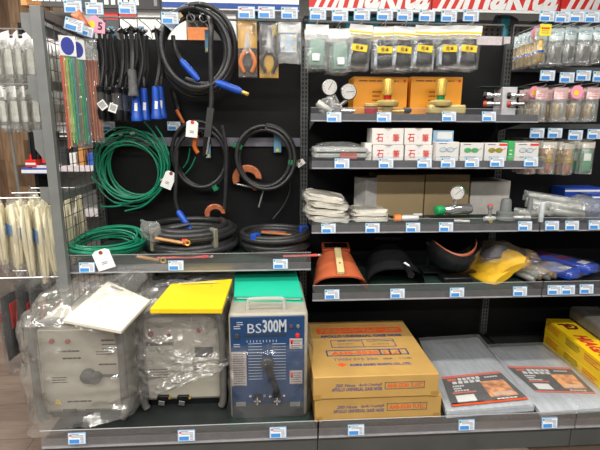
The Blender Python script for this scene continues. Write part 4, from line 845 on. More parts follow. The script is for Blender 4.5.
for k in range(4): cloth_pack(330-(k % 2)*2-k*.8, -.46, Z3+.002+k*.036, .215, .24, .035, math.radians((3, -4, 5, -3)[k]), math.radians(2+2.5*k), 'bagged white cloth, %s of the tall pile' % ('lowest', 'second from the bottom', 'third from the bottom', 'topmost')[k], k)
for k in range(2): cloth_pack(371, -.45, Z3+.002+k*.03, .20, .2, .03, math.radians(2-3*k), 0, 'bagged white cloth, %s of the low pile' % ('lower', 'upper')[k], 20+k)
p = at(366, 178, -.3); h = p.z-Z3
tag(MB().b2((0, 0, 0), (.1, .1, h)).build('carton', [M('grey_carton', (170, 168, 166), .6)], None, (p.x, -.31, Z3), (0, 0, math.radians(30)), .002), 'narrow grey-white carton standing behind the low cloth pile', 'box')
for x0, yt, x1, m, lab, Y in ((377, 175, 425, tan_box, 'tan carton at the back of the third shelf, left of two', -.27), (426, 174.5, 470.5, tan_box, 'tan carton at the back of the third shelf, right of two', -.265), (471.5, 181, 511, M('pale_carton', (186, 182, 176), .6), 'pale grey carton at the back right of the third shelf', -.25)):
    o, wd, h = carton(x0, yt, x1, Y, Z3, .2, m, lab, group='plain cartons on the third shelf'); MB().b2((-wd/2, .09, h), (wd/2, .11, h+.0006)).build('tape', M('tape_tan'), o)
def lat(t, name, prof, loc, d, m, n=16): return MB().lathe(prof, n, TR(loc, d)).build(name, m, t)
p = at(394, 217, -.46); t = thing('hose_fitting', 'torch fitting with an orange end cap and pale barrel', 'fitting', (p.x, -.46, Z3+.014), 0, 'fittings on the third shelf')
lat(t, 'cap', [(.016, 0), (.02, .004), (.02, .034), (.014, .04)], (0, 0, .01), (1, 0, 0), M('cap_orange', (230, 120, 30), .4)); lat(t, 'barrel', [(.014, .04), (.017, .05), (.017, .12), (.012, .13)], (0, 0, .01), (1, 0, 0), M('barrel_pale', (206, 206, 204), .3, .3)); lat(t, 'nozzle', [(.012, .13), (.014, .15), (.008, .16), (.012, .175), (.006, .2)], (0, 0, .01), (1, 0, 0), rubber_dk)
tag(MB().b2((-.025, 0, 0), (.025, .002, .03)).build('small_card', white_card, None, at(418, 212, -.36)), 'small white card standing before the tan cartons', 'card').location.z = Z3
p = at(436, 212, -.46); t = thing('gas_regulator', 'chrome barrel regulator with green cap and one gauge', 'regulator', (p.x, -.46, Z3), 0, 'gas regulators'); zc = at(440, 210.5, -.46).z-Z3
gcap = M('cap_green', (24, 150, 84), .4)
lat(t, 'cap', [(.012, -.004), (.024, 0), (.026, .006), (.026, .034), (.02, .045)], (0, 0, zc), (1, .25, 0), gcap); lat(t, 'barrel', [(.018, .04), (.02, .06), (.027, .075), (.028, .2), (.024, .215)], (0, 0, zc), (1, .25, 0), chrome, 22); lat(t, 'spring_housing', [(.01, 0), (.01, .08)], (.1, .0, .006), (1, -.2, 0), steel)
c = at(457.5, 193, -.47)-t.location; gauge(t, c, .036, (-.55, -1, .05), .8, case=chrome); lat(t, 'gauge_ring', [(.0375, -.02), (.0382, -.008), (.037, -.004)], c, (-.55, -1, .05), gcap); MB().tube([c+Vector((.0, .02, -.03)), (c.x, .03, zc)], .009, 8).build('stem', chrome, t)
p = at(489.5, 216, -.47); t = thing('ball_valve', 'small chrome valve with a red-topped spindle', 'fitting', (p.x, -.47, Z3), 0, 'fittings on the third shelf')
lat(t, 'body', [(.012, -.03), (.014, -.01), (.014, .02), (.009, .035)], (0, 0, .02), (1, .2, 0), M('barrel_pale')); lat(t, 'spindle', [(.012, 0), (.009, .015), (.009, .05), (.014, .055), (.014, .07)], (0, 0, .02), (0, 0, 1), steel); lat(t, 'spindle_cap', [(.012, .07), (.01, .076)], (0, 0, .02), (0, 0, 1), tag_red); lat(t, 'brass_plug', [(.008, 0), (.01, .012)], (0, -.01, .008), (0, -1, 0), brass)
gp = M('grey_plastic', (112, 116, 114), .5, 0, .05); p = at(505, 215, -.44); t = thing('flow_valve', 'grey plastic valve with a stepped upright knob', 'fitting', (p.x, -.44, Z3), 0, 'fittings on the third shelf')
lat(t, 'base', [(.03, 0), (.05, .004), (.05, .02), (.045, .024), (.045, .045), (.03, .05)], (0, 0, .005), (0, 0, 1), gp, 24); lat(t, 'knob', [(.03, .05), (.027, .1), (.022, .115), (.018, .117)], (0, 0, .005), (0, 0, 1), gp, 20); lat(t, 'outlet', [(.014, 0), (.014, .06), (.017, .062), (.017, .09)], (.03, -.02, .022), (1, -.1, 0), steel)
# pipe sleeves in bags on the right bay's third shelf
sleeve = M('sleeve_grey', (150, 152, 146), .35, .2, .06)
for k, (px, py, L, yy, rz, lab) in enumerate(((531, 196, .26, -.28, -20, 'topmost grey pipe sleeve of the bagged stack'), (533, 203, .25, -.33, -14, 'grey pipe sleeve second from the top of the bagged stack'), (536, 208, .24, -.36, -10, 'grey pipe sleeve in the middle of the bagged stack'), (539, 212, .22, -.40, -6, 'grey pipe sleeve lower in the bagged stack'), (553, 206, .17, -.42, -8, 'short grey pipe sleeve right of the stack, upper'), (556, 212, .17, -.44, -3, 'short grey pipe sleeve right of the stack, lower'), (520, 213, .16, -.42, 8, 'short grey pipe sleeve beside the grey valve'))):
    p = at(px, py, yy); t = thing('pipe_sleeve', lab, 'pipe', (p.x, yy, p.z), 0, 'bagged grey pipe sleeves', (0, math.radians(7), math.radians(rz)))
    lat(t, 'tube', [(.015, 0), (.019, .004), (.019, L), (.015, L+.003)], (-.02, 0, 0), (1, 0, 0), sleeve); MB().pillow(.055, L*1.15, .05, k+60, wr=.006).build('bag', bag_hazy, t, (-.04, 0, .0), (0, -PI/2, 0))
for px, lab, rr in ((543.5, 'upright white plastic tube at the rail', .0125), (536.5, 'upright grey plastic tube behind the white one', .0125)):
    p = at(px, 216, -.49); h = at(px, 203 if px > 540 else 200, -.49).z-Z3; tag(MB().lathe([(rr, 0), (rr, h-.008), (rr*.7, h)], 14).build('plastic_tube', M('tube_white', (190, 196, 198), .4) if px > 540 else gp, None, (p.x, -.47 if px > 540 else -.42, Z3)), lab, 'tube')
fol = thing('folded_bags', 'pile of folded clear bags with white cards near the right picture edge', 'bags', (at(578, 215, -.42).x, -.42, Z3))
for k in range(5): MB().b2((-.05, -.02, .006+k*.016), (.04, .1, .016+k*.016)).build('card', (white_card, M('block_grey'))[k % 2], fol, (-.02, 0, 0), (0, .04*k, .1*k))
MB().pillow(.22, .22, .13, 71, wr=.015).build('bag', bag_hazy, fol, (.05, .13, .06), (-PI/2, .1, 0))
for x0, yt, x1, Y, lab in ((565.5, 188, 604, -.16, 'dark blue box at the back of the right bay'), (592, 195, 640, -.28, 'dark blue box cut by the right picture edge')):
    o, wd, h = carton(x0, yt, x1, Y, Z3, .14, M('box_blue', (28, 66, 160), .4), lab, group='dark blue boxes'); MB().b2((-wd*.5, -.001, h*.84), (wd*.5, -.0003, h*.92)).build('white_line', white_ink, o); MB().lathe([(.014, 0), (.014, .0006)], 16, TR((-wd*.38, -.0008, h*.45), (0, -1, 0))).build('emblem', tag_frame, o)
    lens = MB().lathe([(.06, 0), (.06, .0006)], 20, Matrix.Translation((wd*.12, -.0006, h*.62)) @ Matrix.Diagonal((1.3, 1, .5, 1)) @ look((0, -1, 0))).build('pictured_goggles', M('goggle_pale', (150, 160, 172), .2), o)
# ---------------------------------------------------------------- shelf 4
brown = M('shield_brown', (186, 94, 58), .5, 0, .05, 10, .05, 60); blk = M('shield_black', (30, 31, 33), .3, 0, .08, 20)
def shield(t, w0, w1, h0, h1, L, m, n=20, name='shell', thick=.006):
    for sgn, off in ((1, 0), (-1, thick)):
        def fn(u, v):
            a = PI*u; w_ = (w0*(1-v)+w1*v)/2-off; h_ = (h0*(1-v)+h1*v)*(1-.35*max(0, v-.85)/.15)-off; k = (abs(math.cos(a))**2.6+abs(math.sin(a))**2.6)**(-1/2.6)
            return Vector((-math.cos(a)*k*w_, v*L-.02*math.sin(a), math.sin(a)*k*h_))
        if sgn == 1: o = MB().grid(fn, n, 12); 
        else: o.grid(fn, n, 12)
    return o.build(name, m, t)
a = at(313, 288, -.57); b = at(368, 288, -.57)
t = thing('hand_shield', 'brown fibre welding hand shield with a dark window and pale wooden handle', 'welding shield', ((a.x+b.x)/2, -.57, Z4), math.radians(-1), 'welding shields')
shield(t, b.x-a.x, .21, .085, .185, .30, brown); 
MB().box((0, .235, .165), (.155, .07, .03), (.36, 0, 0)).build('window_frame', M('frame_brown', (150, 66, 34), .45), t, bev=.006); MB().box((0, .235, .1695), (.125, .04, .028), (.36, 0, 0)).build('window', glass_black, t)
MB().box((.002, .09, .134), (.036, .22, .02), (.33, 0, math.radians(-2))).build('handle', M('handle_wood', (214, 194, 140), .5, 0, .06, 10, 0, None, .5, (1, .1, 1)), t, bev=.003)
for yy in (.05, .19): MB().lathe([(.006, 0), (.006, .003)], 10, TR((0, yy, .102+yy*.34+.012), (0, -.4, 1))).build('rivet', chrome, t)
a = at(369, 284, -.55); b = at(426, 284, -.55)
t = thing('hand_shield', 'black welding hand shield with a black tubular handle', 'welding shield', ((a.x+b.x)/2, -.52, Z4), math.radians(-3), 'welding shields')
shield(t, b.x-a.x, .23, .105, .19, .30, blk); MB().box((0, .27, .195), (.16, .05, .02), (-.3, 0, 0)).build('window_frame', blk, t, bev=.004)
q1 = at(397, 259, -.40)-t.location; q2 = at(412, 275, -.60)-t.location
MB().tube([q1+Vector((0, 0, .0)), (q1+q2)/2+Vector((0, 0, .015)), q2], [.012, .015, .018], 10).build('handle', rubber_dk, t); MB().tube([(q1+q2)/2+Vector((-.002, -.01, .022)), (q1+q2)/2+Vector((.012, -.04, .014))], .0085, 8).build('handle_label', white_card, t)
# black helmet lying on its back, brown sweat band inside
p = at(453, 275, -.42); t = thing('welding_helmet', 'black welding helmet lying open with a brown band inside', 'welding shield', (p.x, -.38, Z4), 0, 'welding shields')
hb = MB(); zr = at(453, 250, -.4).z-Z4
for sgn in (1, .965):
    def fn(u, v):
        a = PI+PI*1.0*u; q = v*PI/2; w_, d_, h_ = .15*sgn, .17*sgn, .13*sgn
        top = zr+.07*abs(math.cos(a))**2
        return Vector((w_*math.cos(a)*math.sin(.35+q*.78), d_*math.sin(a)*math.sin(.35+q*.78), .02*(1-v)+.03+(top-.03)*v**1.6+(1-sgn)*.1))
    hb.grid(fn, 22, 10)
hb.build('shell', blk, t)
bd = MB(); bd.grid(lambda u, v: Vector((.125*math.cos(PI*1.05+PI*.9*u), .135*math.sin(PI*1.05+PI*.9*u), zr-.02+.028*v+.055*abs(math.cos(PI*1.05+PI*.9*u))**2)), 20, 3); o = bd.build('sweat_band', M('band_brown', (160, 84, 54), .5), t); sm = o.modifiers.new('thickness', 'SOLIDIFY'); sm.thickness = .004
MB().box((0, -.07, .018), (.16, .1, .034)).build('window_housing', rubber_dk, t, bev=.006); MB().b2((-.16, -.02, .03), (.16, .12, .035)).build('crown_plate', blk, t)
for sx in (-1, 1): MB().tube([(sx*.12, .0, zr+.02), (sx*.12, .05, .04)], .008, 8).build('strap', rubber_dk, t); MB().lathe([(.014, 0), (.014, .02)], 12, TR((sx*.135, -.02, zr+.04), (sx, 0, 0))).build('pivot_knob', rubber_dk, t)
# yellow gloves in a bag
p = at(507, 280, -.5); t = thing('glove_pack', 'bagged pair of yellow leather gloves with a black card', 'gloves', (p.x, -.5, Z4)); yl = M('glove_yellow', (238, 186, 34), .6, 0, .06, 14, .2, 40)
def glove(dx, dz, rz):
    mb = MB(); Rz = Matrix.Translation((dx, .02, dz)) @ Matrix.Rotation(rz, 4, 'Z') @ Matrix.Diagonal((1.55, 1.1, 1., 1))
    def blob(P, rr, fl): 
        m2 = MB().tube(P, rr, 12, flat=fl); mb.add([tuple(Rz @ Vector(v)) for v in m2.v], m2.f, 0, True)
    blob([(0, -.03, .035), (0, .0, .04), (0, .08, .045), (0, .16, .042), (0, .18, .035)], [.05, .075, .078, .07, .04], .38)
    for i in range(4): x = -.054+i*.036; blob([(x*.9, .15, .04), (x*1.1, .2, .042), (x*1.2, .255-.012*abs(i-1.4), .05), (x*1.2, .27-.012*abs(i-1.4), .05)], [.019, .019, .017, .008], 1)
    blob([(.05, .03, .04), (.085, .08, .04), (.1, .13, .042), (.102, .145, .042)], [.02, .02, .017, .008], 1)
    return mb
glove(-.03, .0, .25).build('glove', yl, t); glove(.02, .045, -.02).build('glove', yl, t)
MB().box((-.01, .15, .135), (.18, .13, .004), (.3, 0, .05)).build('card', rubber_dk, t); MB().pillow(.33, .36, .17, 83, wr=.02, nu=15, nv=17).build('bag', film('glove_wrap', .97, (240, 240, 240), .1, .9, 20, fres=.3, gl=.02, bdist=.02), t, (.0, .30, .09), (-PI/2-.12, 0, 0))
# bagged fittings and blue packs on the right bay's fourth shelf
for k, (px, py, Y, wd, L, rz, lab) in enumerate(((541, 283, -.52, .1, .2, 30, 'bagged grey fittings beside the gloves'), (556, 283, -.5, .12, .26, 28, 'bagged grey-brown fittings below the blue packs'))):
    p = at(px, py, Y); t = thing('fitting_bag', lab, 'bag', (p.x, Y, Z4+.002), math.radians(rz), 'bagged fittings')
    for j in range(3): lat(t, 'fitting', [(.014, 0), (.018, .01), (.016, L*.5), (.011, L*.8)], (-.03+.03*j, .02, .022+.01*(j % 2)), (.0, 1, .1), (sleeve, gp, M('tan_wire'))[(j+k) % 3])
    MB().pillow(wd, L*1.1, .07, 90+k, wr=.014).build('bag', bag_hazy, t, (0, L*.95, .045), (-PI/2-.1, 0, 0))
pb_m, pp_m = M('pack_blue', (34, 70, 176), .35, 0, .06), M('pack_purple', (120, 34, 96), .35, 0, .06)
for k, (px, py, Y, rz, lab) in enumerate(((572, 278, -.5, 30, 'blue and purple wrapped pack, front left of two'), (590, 277, -.47, 30, 'blue and purple wrapped pack, behind and right of its twin'))):
    p = at(px, py, Y); t = thing('wrapped_pack', lab, 'pack', (p.x+.02, Y, Z4+.002+.02*k), math.radians(rz), 'blue and purple packs'); L = .34
    MB().b2((-.055, 0, .012), (.055, L, .062)).build('body', pb_m, t, bev=.012); MB().b2((-.045, L*.42, .0615), (.045, L*.62, .0635)).b2((-.045, L*.7, .0615), (.045, L*.95, .0635)).build('print_panel', pp_m, t); MB().b2((-.03, .04, .0625), (.035, .085, .064)).build('barcode_label', white_card, t)
    MB().pillow(.13, L*1.15, .08, 95+k, wr=.012).build('wrap', film('glove_wrap'), t, (0, L*1.05, .04), (-PI/2, 0, 0))
# ================================================================ BASE DECK GOODS
zl = at(380, 396.5, -.915).z; zu = at(380, 375.5, -.925).z
def hose_box(x0, x1, yf, zb, zt_, dp, lab, top):
    wd, h = x1-x0, zt_-zb; o = tag(MB().b2((0, 0, 0), (wd, dp, h)).build('hose_carton', kraft, None, (x0, yf, zb), (0, 0, 0), .004), lab, 'box', 'stacked hose cartons')
    T(o, '200 Hose', (wd*.25, -.001, h*.60), wd*.16, .016, blue_ink, FRONT, .01, shear=.3); T(o, 'Apollo Coupling®', (wd*.45, -.001, h*.60), wd*.19, .018, blue_ink, FRONT, .01, shear=.3); T(o, 'APOLLO UNIVERSAL GASE HOSE', (wd*.345, -.001, h*.42), wd*.40, .017, blue_ink, FRONT, .02)
    f = MB(); fx0, fx1, fz0, fz1 = wd*.565, wd*.885, h*.38, h*.70
    for lo, hi in (((fx0, fz0), (fx1, fz0+.003)), ((fx0, fz1-.003), (fx1, fz1)), ((fx0, fz0), (fx0+.003, fz1)), ((fx1-.003, fz0), (fx1, fz1)), ((wd*.775, fz0), (wd*.778, fz1)), ((wd*.83, fz0), (wd*.833, fz1))): f.b2((lo[0], -.0012, lo[1]), (hi[0], -.0004, hi[1]))
    f.build('print_frame', ink_grey, o); T(o, 'AHS-5530', (wd*.67, -.0012, h*.54), wd*.175, .022, orange_ink, FRONT, .03); T(o, 'U', (wd*.803, -.0012, h*.54), .02, .022, orange_ink, FRONT, .03); T(o, 'C', (wd*.855, -.0012, h*.54), .02, .022, orange_ink, FRONT, .03)
    for x in (.0, wd-.035): MB().b2((x, -.0012, 0), (x+.035, -.0004, h*.22)).build('tape', M('tape_brown', (168, 128, 66), .4), o)
    if top:
        z = h+.001
        def tp(px, py): q = atz(px, py, zt_); return Vector((q.x-x0, q.y-yf, z))
        def ln(s, pxa, pxb, py, ht, m, bold=.02):
            c = tp((pxa+pxb)/2, py); w_ = tp(pxb, py).x-tp(pxa, py).x; T(o, s, c, w_, ht, m, FLAT, bold)
        c = tp(359, 330.5); MB().b2((c.x-.235, c.y-.035, h+.0004), (c.x+.235, c.y+.035, h+.0009)).build('title_band', orange_ink, o); T(o, 'アポロユニバーサルホースSET', c+Vector((0, 0, .001)), .44, .05, kraft, FLAT, .03); ln('アポロユニバーサルガスホース', 320, 386, 325.5, .02, orange_ink, .02)
        ln('APOLLO UNIVERSAL GASE HOSE', 320, 402, 336, .03, blue_ink, .04)
        def fr(x0_, y0_, x1_, y1_, th, m, mids=()):
            a_, b_ = tp(x0_, y1_), tp(x1_, y1_); c_ = tp((x0_+x1_)/2, y0_); mb = MB(); X0, X1, Y0, Y1 = a_.x, b_.x, a_.y, c_.y
            for lo, hi in (((X0, Y0), (X1, Y0+th)), ((X0, Y1-th), (X1, Y1)), ((X0, Y0), (X0+th, Y1)), ((X1-th, Y0), (X1, Y1)))+tuple(((X0+(X1-X0)*m_, Y0), (X0+(X1-X0)*m_+th, Y1)) for m_ in mids): mb.b2((lo[0], lo[1], h+.0004), (hi[0], hi[1], h+.001))
            mb.build('print_frame', m, o)
        fr(332, 339.5, 398, 348, .004, blue_ink, (.49,)); ln('200 Hose', 337, 360, 341, .016, blue_ink); ln('Apollo Coupling', 366, 394, 341, .016, blue_ink); ln('ISO 3821', 338, 353, 344, .013, ink_grey, 0); ln('JIS 7L,11-L', 338, 361, 346.7, .013, ink_grey, 0); ln('OX・逆火防止器', 372, 389, 344, .013, ink_grey, 0)
        fr(327, 349.5, 411, 356.5, .007, blue_ink, (.65, .77, .89)); ln('AHS-5530', 331, 379, 353, .034, orange_ink, .04); ln('U', 384, 391, 353, .034, orange_ink, .04); ln('C', 394, 401, 353, .034, orange_ink, .04)
        ln('TWIN 5×5 30m', 333, 378, 359.3, .024, blue_ink, .0); ln('(酸素・ガス用)', 383, 412, 358.5, .016, blue_ink, .0); ln('KOIKE SANSO KOGYO CO., LTD.', 350, 412, 364.5, .026, blue_ink, .05)
        c = tp(342, 365); MB().prism([(-.024, 0), (0, -.018), (.024, 0), (0, .018)], 0, .001, 'z', T=Matrix.Translation(c)).build('emblem', orange_ink, o)
    return o
xa, xb = at(315, 397, -.915).x, at(442, 396, -.915).x
hose_box(xa, xb, -.915, ZD+.002, zl, .58, 'brown hose carton, lower of the two stacked', False)
xa, xb = at(313.5, 377, -.925).x, at(439.5, 375, -.925).x; dp = atz(360, 321, zu).y+.925
hose_box(xa, xb, -.925, zl+.001, zu, dp, 'brown hose carton, upper of the two, with large printed top', True)
# blanket packs
blanket = M('blanket_grey', (176, 182, 188), .7, 0, .07, 40, .2, 120, .4, (1, .15, 1))
lab_k = M('label_black', (30, 29, 30), .4)
fire = bpy.data.materials.new('label_fire'); fire.use_nodes = True; nt = fire.node_tree; bs = nt.nodes['Principled BSDF']; tc = nt.nodes.new('ShaderNodeTexCoord'); ng = nt.nodes.new('ShaderNodeTexNoise'); ng.inputs['Scale'].default_value = 24; rr = nt.nodes.new('ShaderNodeValToRGB')
rr.color_ramp.elements[0].position = .35; rr.color_ramp.elements[0].color = lin((176, 92, 26)); rr.color_ramp.elements[1].position = .62; rr.color_ramp.elements[1].color = lin((250, 178, 92)); nt.links.new(tc.outputs['Object'], ng.inputs[0]); nt.links.new(ng.outputs[0], rr.inputs[0]); nt.links.new(rr.outputs[0], bs.inputs['Base Color']); bs.inputs['Roughness'].default_value = .3
def quad_on(t, pts, z, name, m, lift):
    P = [atz(x, y, z)-t.location for x, y in pts]; dz = Vector((0, 0, lift))
    return MB().add([tuple(q+dz) for q in P]+[tuple(q+dz-Vector((0, 0, .0006))) for q in P], [(0, 1, 2, 3), (7, 6, 5, 4), (0, 4, 5, 1), (1, 5, 6, 2), (2, 6, 7, 3), (3, 7, 4, 0)]).build(name, m, t)
def lerp4(P, u, v): return tuple((P[3][i]*(1-u)+P[2][i]*u)*(1-v)+(P[0][i]*(1-u)+P[1][i]*u)*v for i in (0, 1))
def blanket_pack(top, label_px, z, th, lab):
    P = [atz(x, y, z) for x, y in top]; o = (P[0]+P[1]+P[2]+P[3])/4; t = thing('blanket_pack', lab, 'blanket', (o.x, o.y, ZD+.001), 0, 'grey spark blanket packs')
    V = [q-t.location for q in P]; n = 14; mb = MB()
    def surf(u, v, s=1.):
        q = (V[3]*(1-u)+V[2]*u)*(1-v)+(V[0]*(1-u)+V[1]*u)*v; e = min(1, 9*u)*min(1, 9*(1-u))*min(1, 12*v)*min(1, 12*(1-v)); return q, e
    def fn(u, v): q, e = surf(u, v); return Vector((q.x, q.y, q.z-.012*(1-e)**2+.002*noise.noise(Vector((u*6, v*6, 1)))))
    mb.grid(fn, n, n); N = n*n
    ring = [i for i in range(n)]+[n*j+n-1 for j in range(1, n)]+[n*(n-1)+i for i in range(n-2, -1, -1)]+[n*j for j in range(n-2, 0, -1)]
    base = len(mb.v); mb.v += [(mb.v[i][0], mb.v[i][1], .001) for i in ring]
    L = len(ring); mb.f += [(ring[i], base+i, base+(i+1) % L, ring[(i+1) % L]) for i in range(L)]+[tuple(base+i for i in range(L))]; mb.m += [0]*(L+1); mb.sm += [False]*(L+1)
    mb.build('blanket', blanket, t)
    lb = quad_on(t, label_px, z, 'label', lab_k, .0026)
    def sub(u0, v0, u1, v1): return [lerp4(label_px, u, v) for u, v in ((u0, v1), (u1, v1), (u1, v0), (u0, v0))]
    quad_on(t, sub(0, .93, 1, 1), z, 'label_band', orange_ink, .0032); quad_on(t, sub(0, .0, 1, .06), z, 'label_band', orange_ink, .0032)
    pic = quad_on(t, sub(.56, .18, .93, .72), z, 'label_picture', fire, .0032)
    quad_on(t, sub(.62, .22, .9, .34), z, 'picture_cloth', M('pic_pale', (226, 190, 160), .4), .0036)
    quad_on(t, sub(.10, .12, .36, .34), z, 'label_panel', white_card, .0032); quad_on(t, sub(.08, .4, .42, .45), z, 'label_rule', orange_ink, .0032); quad_on(t, sub(.08, .83, .22, .9), z, 'label_flash', orange_ink, .0032)
    for u0, v0, u1, v1 in ((.25, .82, .62, .9), (.14, .72, .6, .8), (.68, .83, .9, .87), (.12, .62, .3, .67), (.12, .54, .24, .59), (.12, .47, .34, .51), (.62, .09, .9, .13)): 
        for k in range(5): quad_on(t, sub(u0+(u1-u0)*k/5, v0, u0+(u1-u0)*(k+.75)/5, v1), z, 'label_print', white_ink, .0032)
    V2 = [Vector(q) for q in V]
    w2_ = MB(); w2_.grid(lambda u, v: surf(u*1.04-.02, v*1.03-.02)[0]+Vector((0, 0, .006+.004*noise.noise(Vector((u*9, v*9, 4)))-.02*(1-min(1, 14*v))*1.0)), 24, 24)
    w2_.build('wrap', film('wrap_clear', .86, (240, 240, 240), .12, .5, 25), t)
    return t
blanket_pack(((420, 339), (478, 335.5), (535, 402), (447, 409)), ((441, 377.5), (499, 371.5), (529, 399.5), (452, 407)), ZD+.05, .05, 'grey spark blanket pack with black label, left of two')
blanket_pack(((488, 345.5), (543, 343.5), (622, 404), (541, 410)), ((507, 366.5), (569.5, 368), (596, 394), (536, 392.5)), ZD+.035, .035, 'grey spark blanket pack with black label, right of two')
# yellow electrode boxes, grey boxes
yb_m = M('electrode_yellow', (240, 200, 24), .45, 0, .03, 8)
bc = atz(543, 344, ZD); 
zt2 = at(543, 318.5, bc.y).z; h2 = (zt2-ZD)/2; fr_ = atz(600, 361, zt2)
dirv = Vector((fr_.x-bc.x, fr_.y-bc.y, 0)).normalized(); ang = math.atan2(dirv.y, dirv.x)+PI/2; Lb = .62; wbx2 = atz(569, 318, zt2).x-bc.x
for k in range(2):
    t = tag(MB().b2((0, -Lb, 0), (wbx2, 0, h2-.001)).build('electrode_box', yb_m, None, (bc.x, bc.y, ZD+.0005+k*h2), (0, 0, ang), .003), 'yellow electrode carton, %s of the two stacked' % ('lower', 'upper')[k], 'box', 'yellow electrode cartons')
    o = T(t, 'GL', (wbx2*.5, -.12, h2), .10, .085, M('ink_maroon', (92, 20, 24), .5), (0, 0, PI), .06); T(t, 'HIAGA', (wbx2*.45, -.36, h2), .25, .075, red_ink, (0, 0, PI/2+PI), .05, shear=.2)
    for yy, m in ((-.1, red_ink), (-.3, ink), (-.48, red_ink)):
        f = bars(3, .14, .014, .006, int(-yy*10), .3).build('side_print', m, t, (-.0008, yy, h2*.7), (0, 0, -PI/2))
gb_m = M('dark_grey_pack', (120, 117, 110), .5, 0, .08, 10)
p = atz(570, 335, ZD)
for k, (px, zb_, h_, lab) in enumerate(((556, ZD, .16, 'dark grey pack on the deck behind the yellow cartons'), (566, ZD+.16, .09, 'dark grey pack lying on top behind the yellow cartons'))):
    q = at(px, 303 if k else 320, bc.y+.02); o = MB().b2((0, -.55, 0), (.34, 0, h_-.002)).build('grey_pack', gb_m, None, (max(q.x, bc.x+wbx2+.004), bc.y+.02, zb_), (0, 0, ang), .02); tag(o, lab, 'pack', 'dark grey packs')
    bars(2, .1, .03, .01, k, .2).build('print', ink, o, (.1, -.1, h_-.0012), (-PI/2, 0, 0)); MB().b2((.16, -.5, h_-.002), (.17, -.01, h_-.0005)).build('seam', ink, o)
# ================================================================ RIGHT BAY: SMALL PACKS ON HOOKS
pale_card = M('card_pale_blue', (206, 220, 222), .5, 0, .04); pink_card = M('card_pale_pink', (232, 196, 196), .5, 0, .04); cream_card = M('card_cream', (228, 222, 210), .5)
def nozzle_pack(kind, seed):
    t = thing('nozzle_pack', '', 'pack', (0, 0, 0), 0, 'small packs on the right bay hooks'); W, H = .072, .18
    if kind in ('brass', 'clear', 'pink'):
        MB().b2((-W/2, -.001, -.055), (W/2, .001, .006)).build('header_card', {'brass': pale_card, 'clear': pale_card, 'pink': pink_card}[kind], t)
        if kind == 'pink': bars(3, W*.7, .012, .004, seed, .2, -.0015).build('print', red_ink, t, (0, 0, -.02))
        else: bars(2, W*.7, .012, .006, seed, .2, -.0015).build('print', M('print_teal', (110, 160, 170), .5), t, (0, 0, -.02))
    else:
        MB().b2((-W/2, -.001, -.03), (W/2, .001, .006)).build('header_card', cream_card, t)
        if kind == 'tip': MB().b2((-.02, -.0015, -.06), (.018, .0, -.035)).build('label', M('label_amber', (226, 168, 80), .5), t)
    MB().pillow(W, H-.01, .034, seed, 7, 9, wr=.004).build('bag', bag_hazy, t, (0, 0, -.005))
    T0 = Matrix.Translation((0, 0, -.165)) @ Matrix.Scale(1.3, 4)
    if kind == 'brass':
        c = MB().lathe([(.009, 0), (.012, .004), (.012, .02), (.016, .025), (.016, .055), (.013, .06), (.013, .085), (.008, .09)], 12, T0).build('nozzle', brass, t); MB().lathe([(.0165, .036), (.0165, .046)], 12, T0).build('blue_band', blue_plug, c)
    elif kind == 'clear':
        MB().lathe([(.007, 0), (.01, .02), (.012, .05), (.008, .07)], 10, Matrix.Translation((-.012, 0, -.15))).build('part', steel, t); MB().box((.014, 0, -.12), (.022, .012, .06)).build('part', M('part_dark', (70, 66, 64), .4), t)
    elif kind == 'pink':
        for sx in (-.014, .012): MB().lathe([(.006, 0), (.008, .01), (.008, .05), (.005, .07)], 10, Matrix.Translation((sx, 0, -.15))).build('tip', (copper, brass, steel)[(seed+int(sx > 0)) % 3], t)
    elif kind == 'tip':
        MB().lathe([(.008, 0), (.01, .006), (.01, .04), (.016, .045), (.016, .06), (.013, .063), (.013, .075), (.007, .08), (.006, .105)], 12, T0, 0).build('cutting_tip', brass, t); MB().lathe([(.0102, .002), (.0105, .04)], 12, T0).build('tip_end', copper, t)
    else:
        MB().b2((-.026, -.004, -.16), (.026, .004, -.045)).build('insert', M('insert_green', (30, 140, 90), .5), t); MB().b2((-.02, -.0045, -.1), (.02, -.004, -.06)).build('insert_panel', white_card, t)
    return t
pr2 = {}
def hang_row(row, tags, kinds, depth, npk, dxs=0):
    for i, ((px, py), (kd, ytop)) in enumerate(zip(tags, kinds)):
        p = at(px, py, -.32); price_tag(p, 'price tag over the %s hook of the %s row in the right bay' % (ORD[i], row), (0, 0, 0), sc=1.08)
        z = at(px, ytop, -.28).z; hook(bT, p.x, z+.006, .315, p.z-.03)
        for k in range(npk[i]):
            y = -.285+k*.042; lab = {'brass': 'clear pack with a brass nozzle', 'clear': 'clear pack with small steel parts', 'pink': 'pink-headed clear pack with small tips', 'tip': 'clear pack with a brass cutting tip', 'green': 'clear pack with a green insert'}[kd]+', %s on the %s hook of the %s row' % (('frontmost', 'second', 'third', 'fourth', 'fifth', 'rearmost')[k if k < npk[i]-1 or k == 0 else 5], ORD[i], row)
            key = (kd, k % 2); loc = (p.x+.003*(k % 2), y, z-.004-.002*(k % 3)); rz = math.radians((8, -10, 14, -4, 5, -8)[(k+i) % 6])
            if key not in pr2: o = pr2[key] = nozzle_pack(kd, len(pr2)*3+1); o.location = loc; o.rotation_euler = (0, 0, rz); o['label'] = lab
            else: dup(pr2[key], loc, rz, lab)
hang_row('top', ((547, 16), (562.5, 17), (577, 16.5), (592, 17), (607, 17)), (('brass', 29), ('clear', 29), ('clear', 28), ('clear', 28), ('clear', 28)), .3, (6, 5, 5, 5, 4))
hang_row('middle', ((547.5, 75.5), (567, 77.5), (583.5, 75.5), (600, 76.5)), (('pink', 88), ('pink', 88), ('pink', 88), ('pink', 88)), .3, (5, 4, 4, 4))
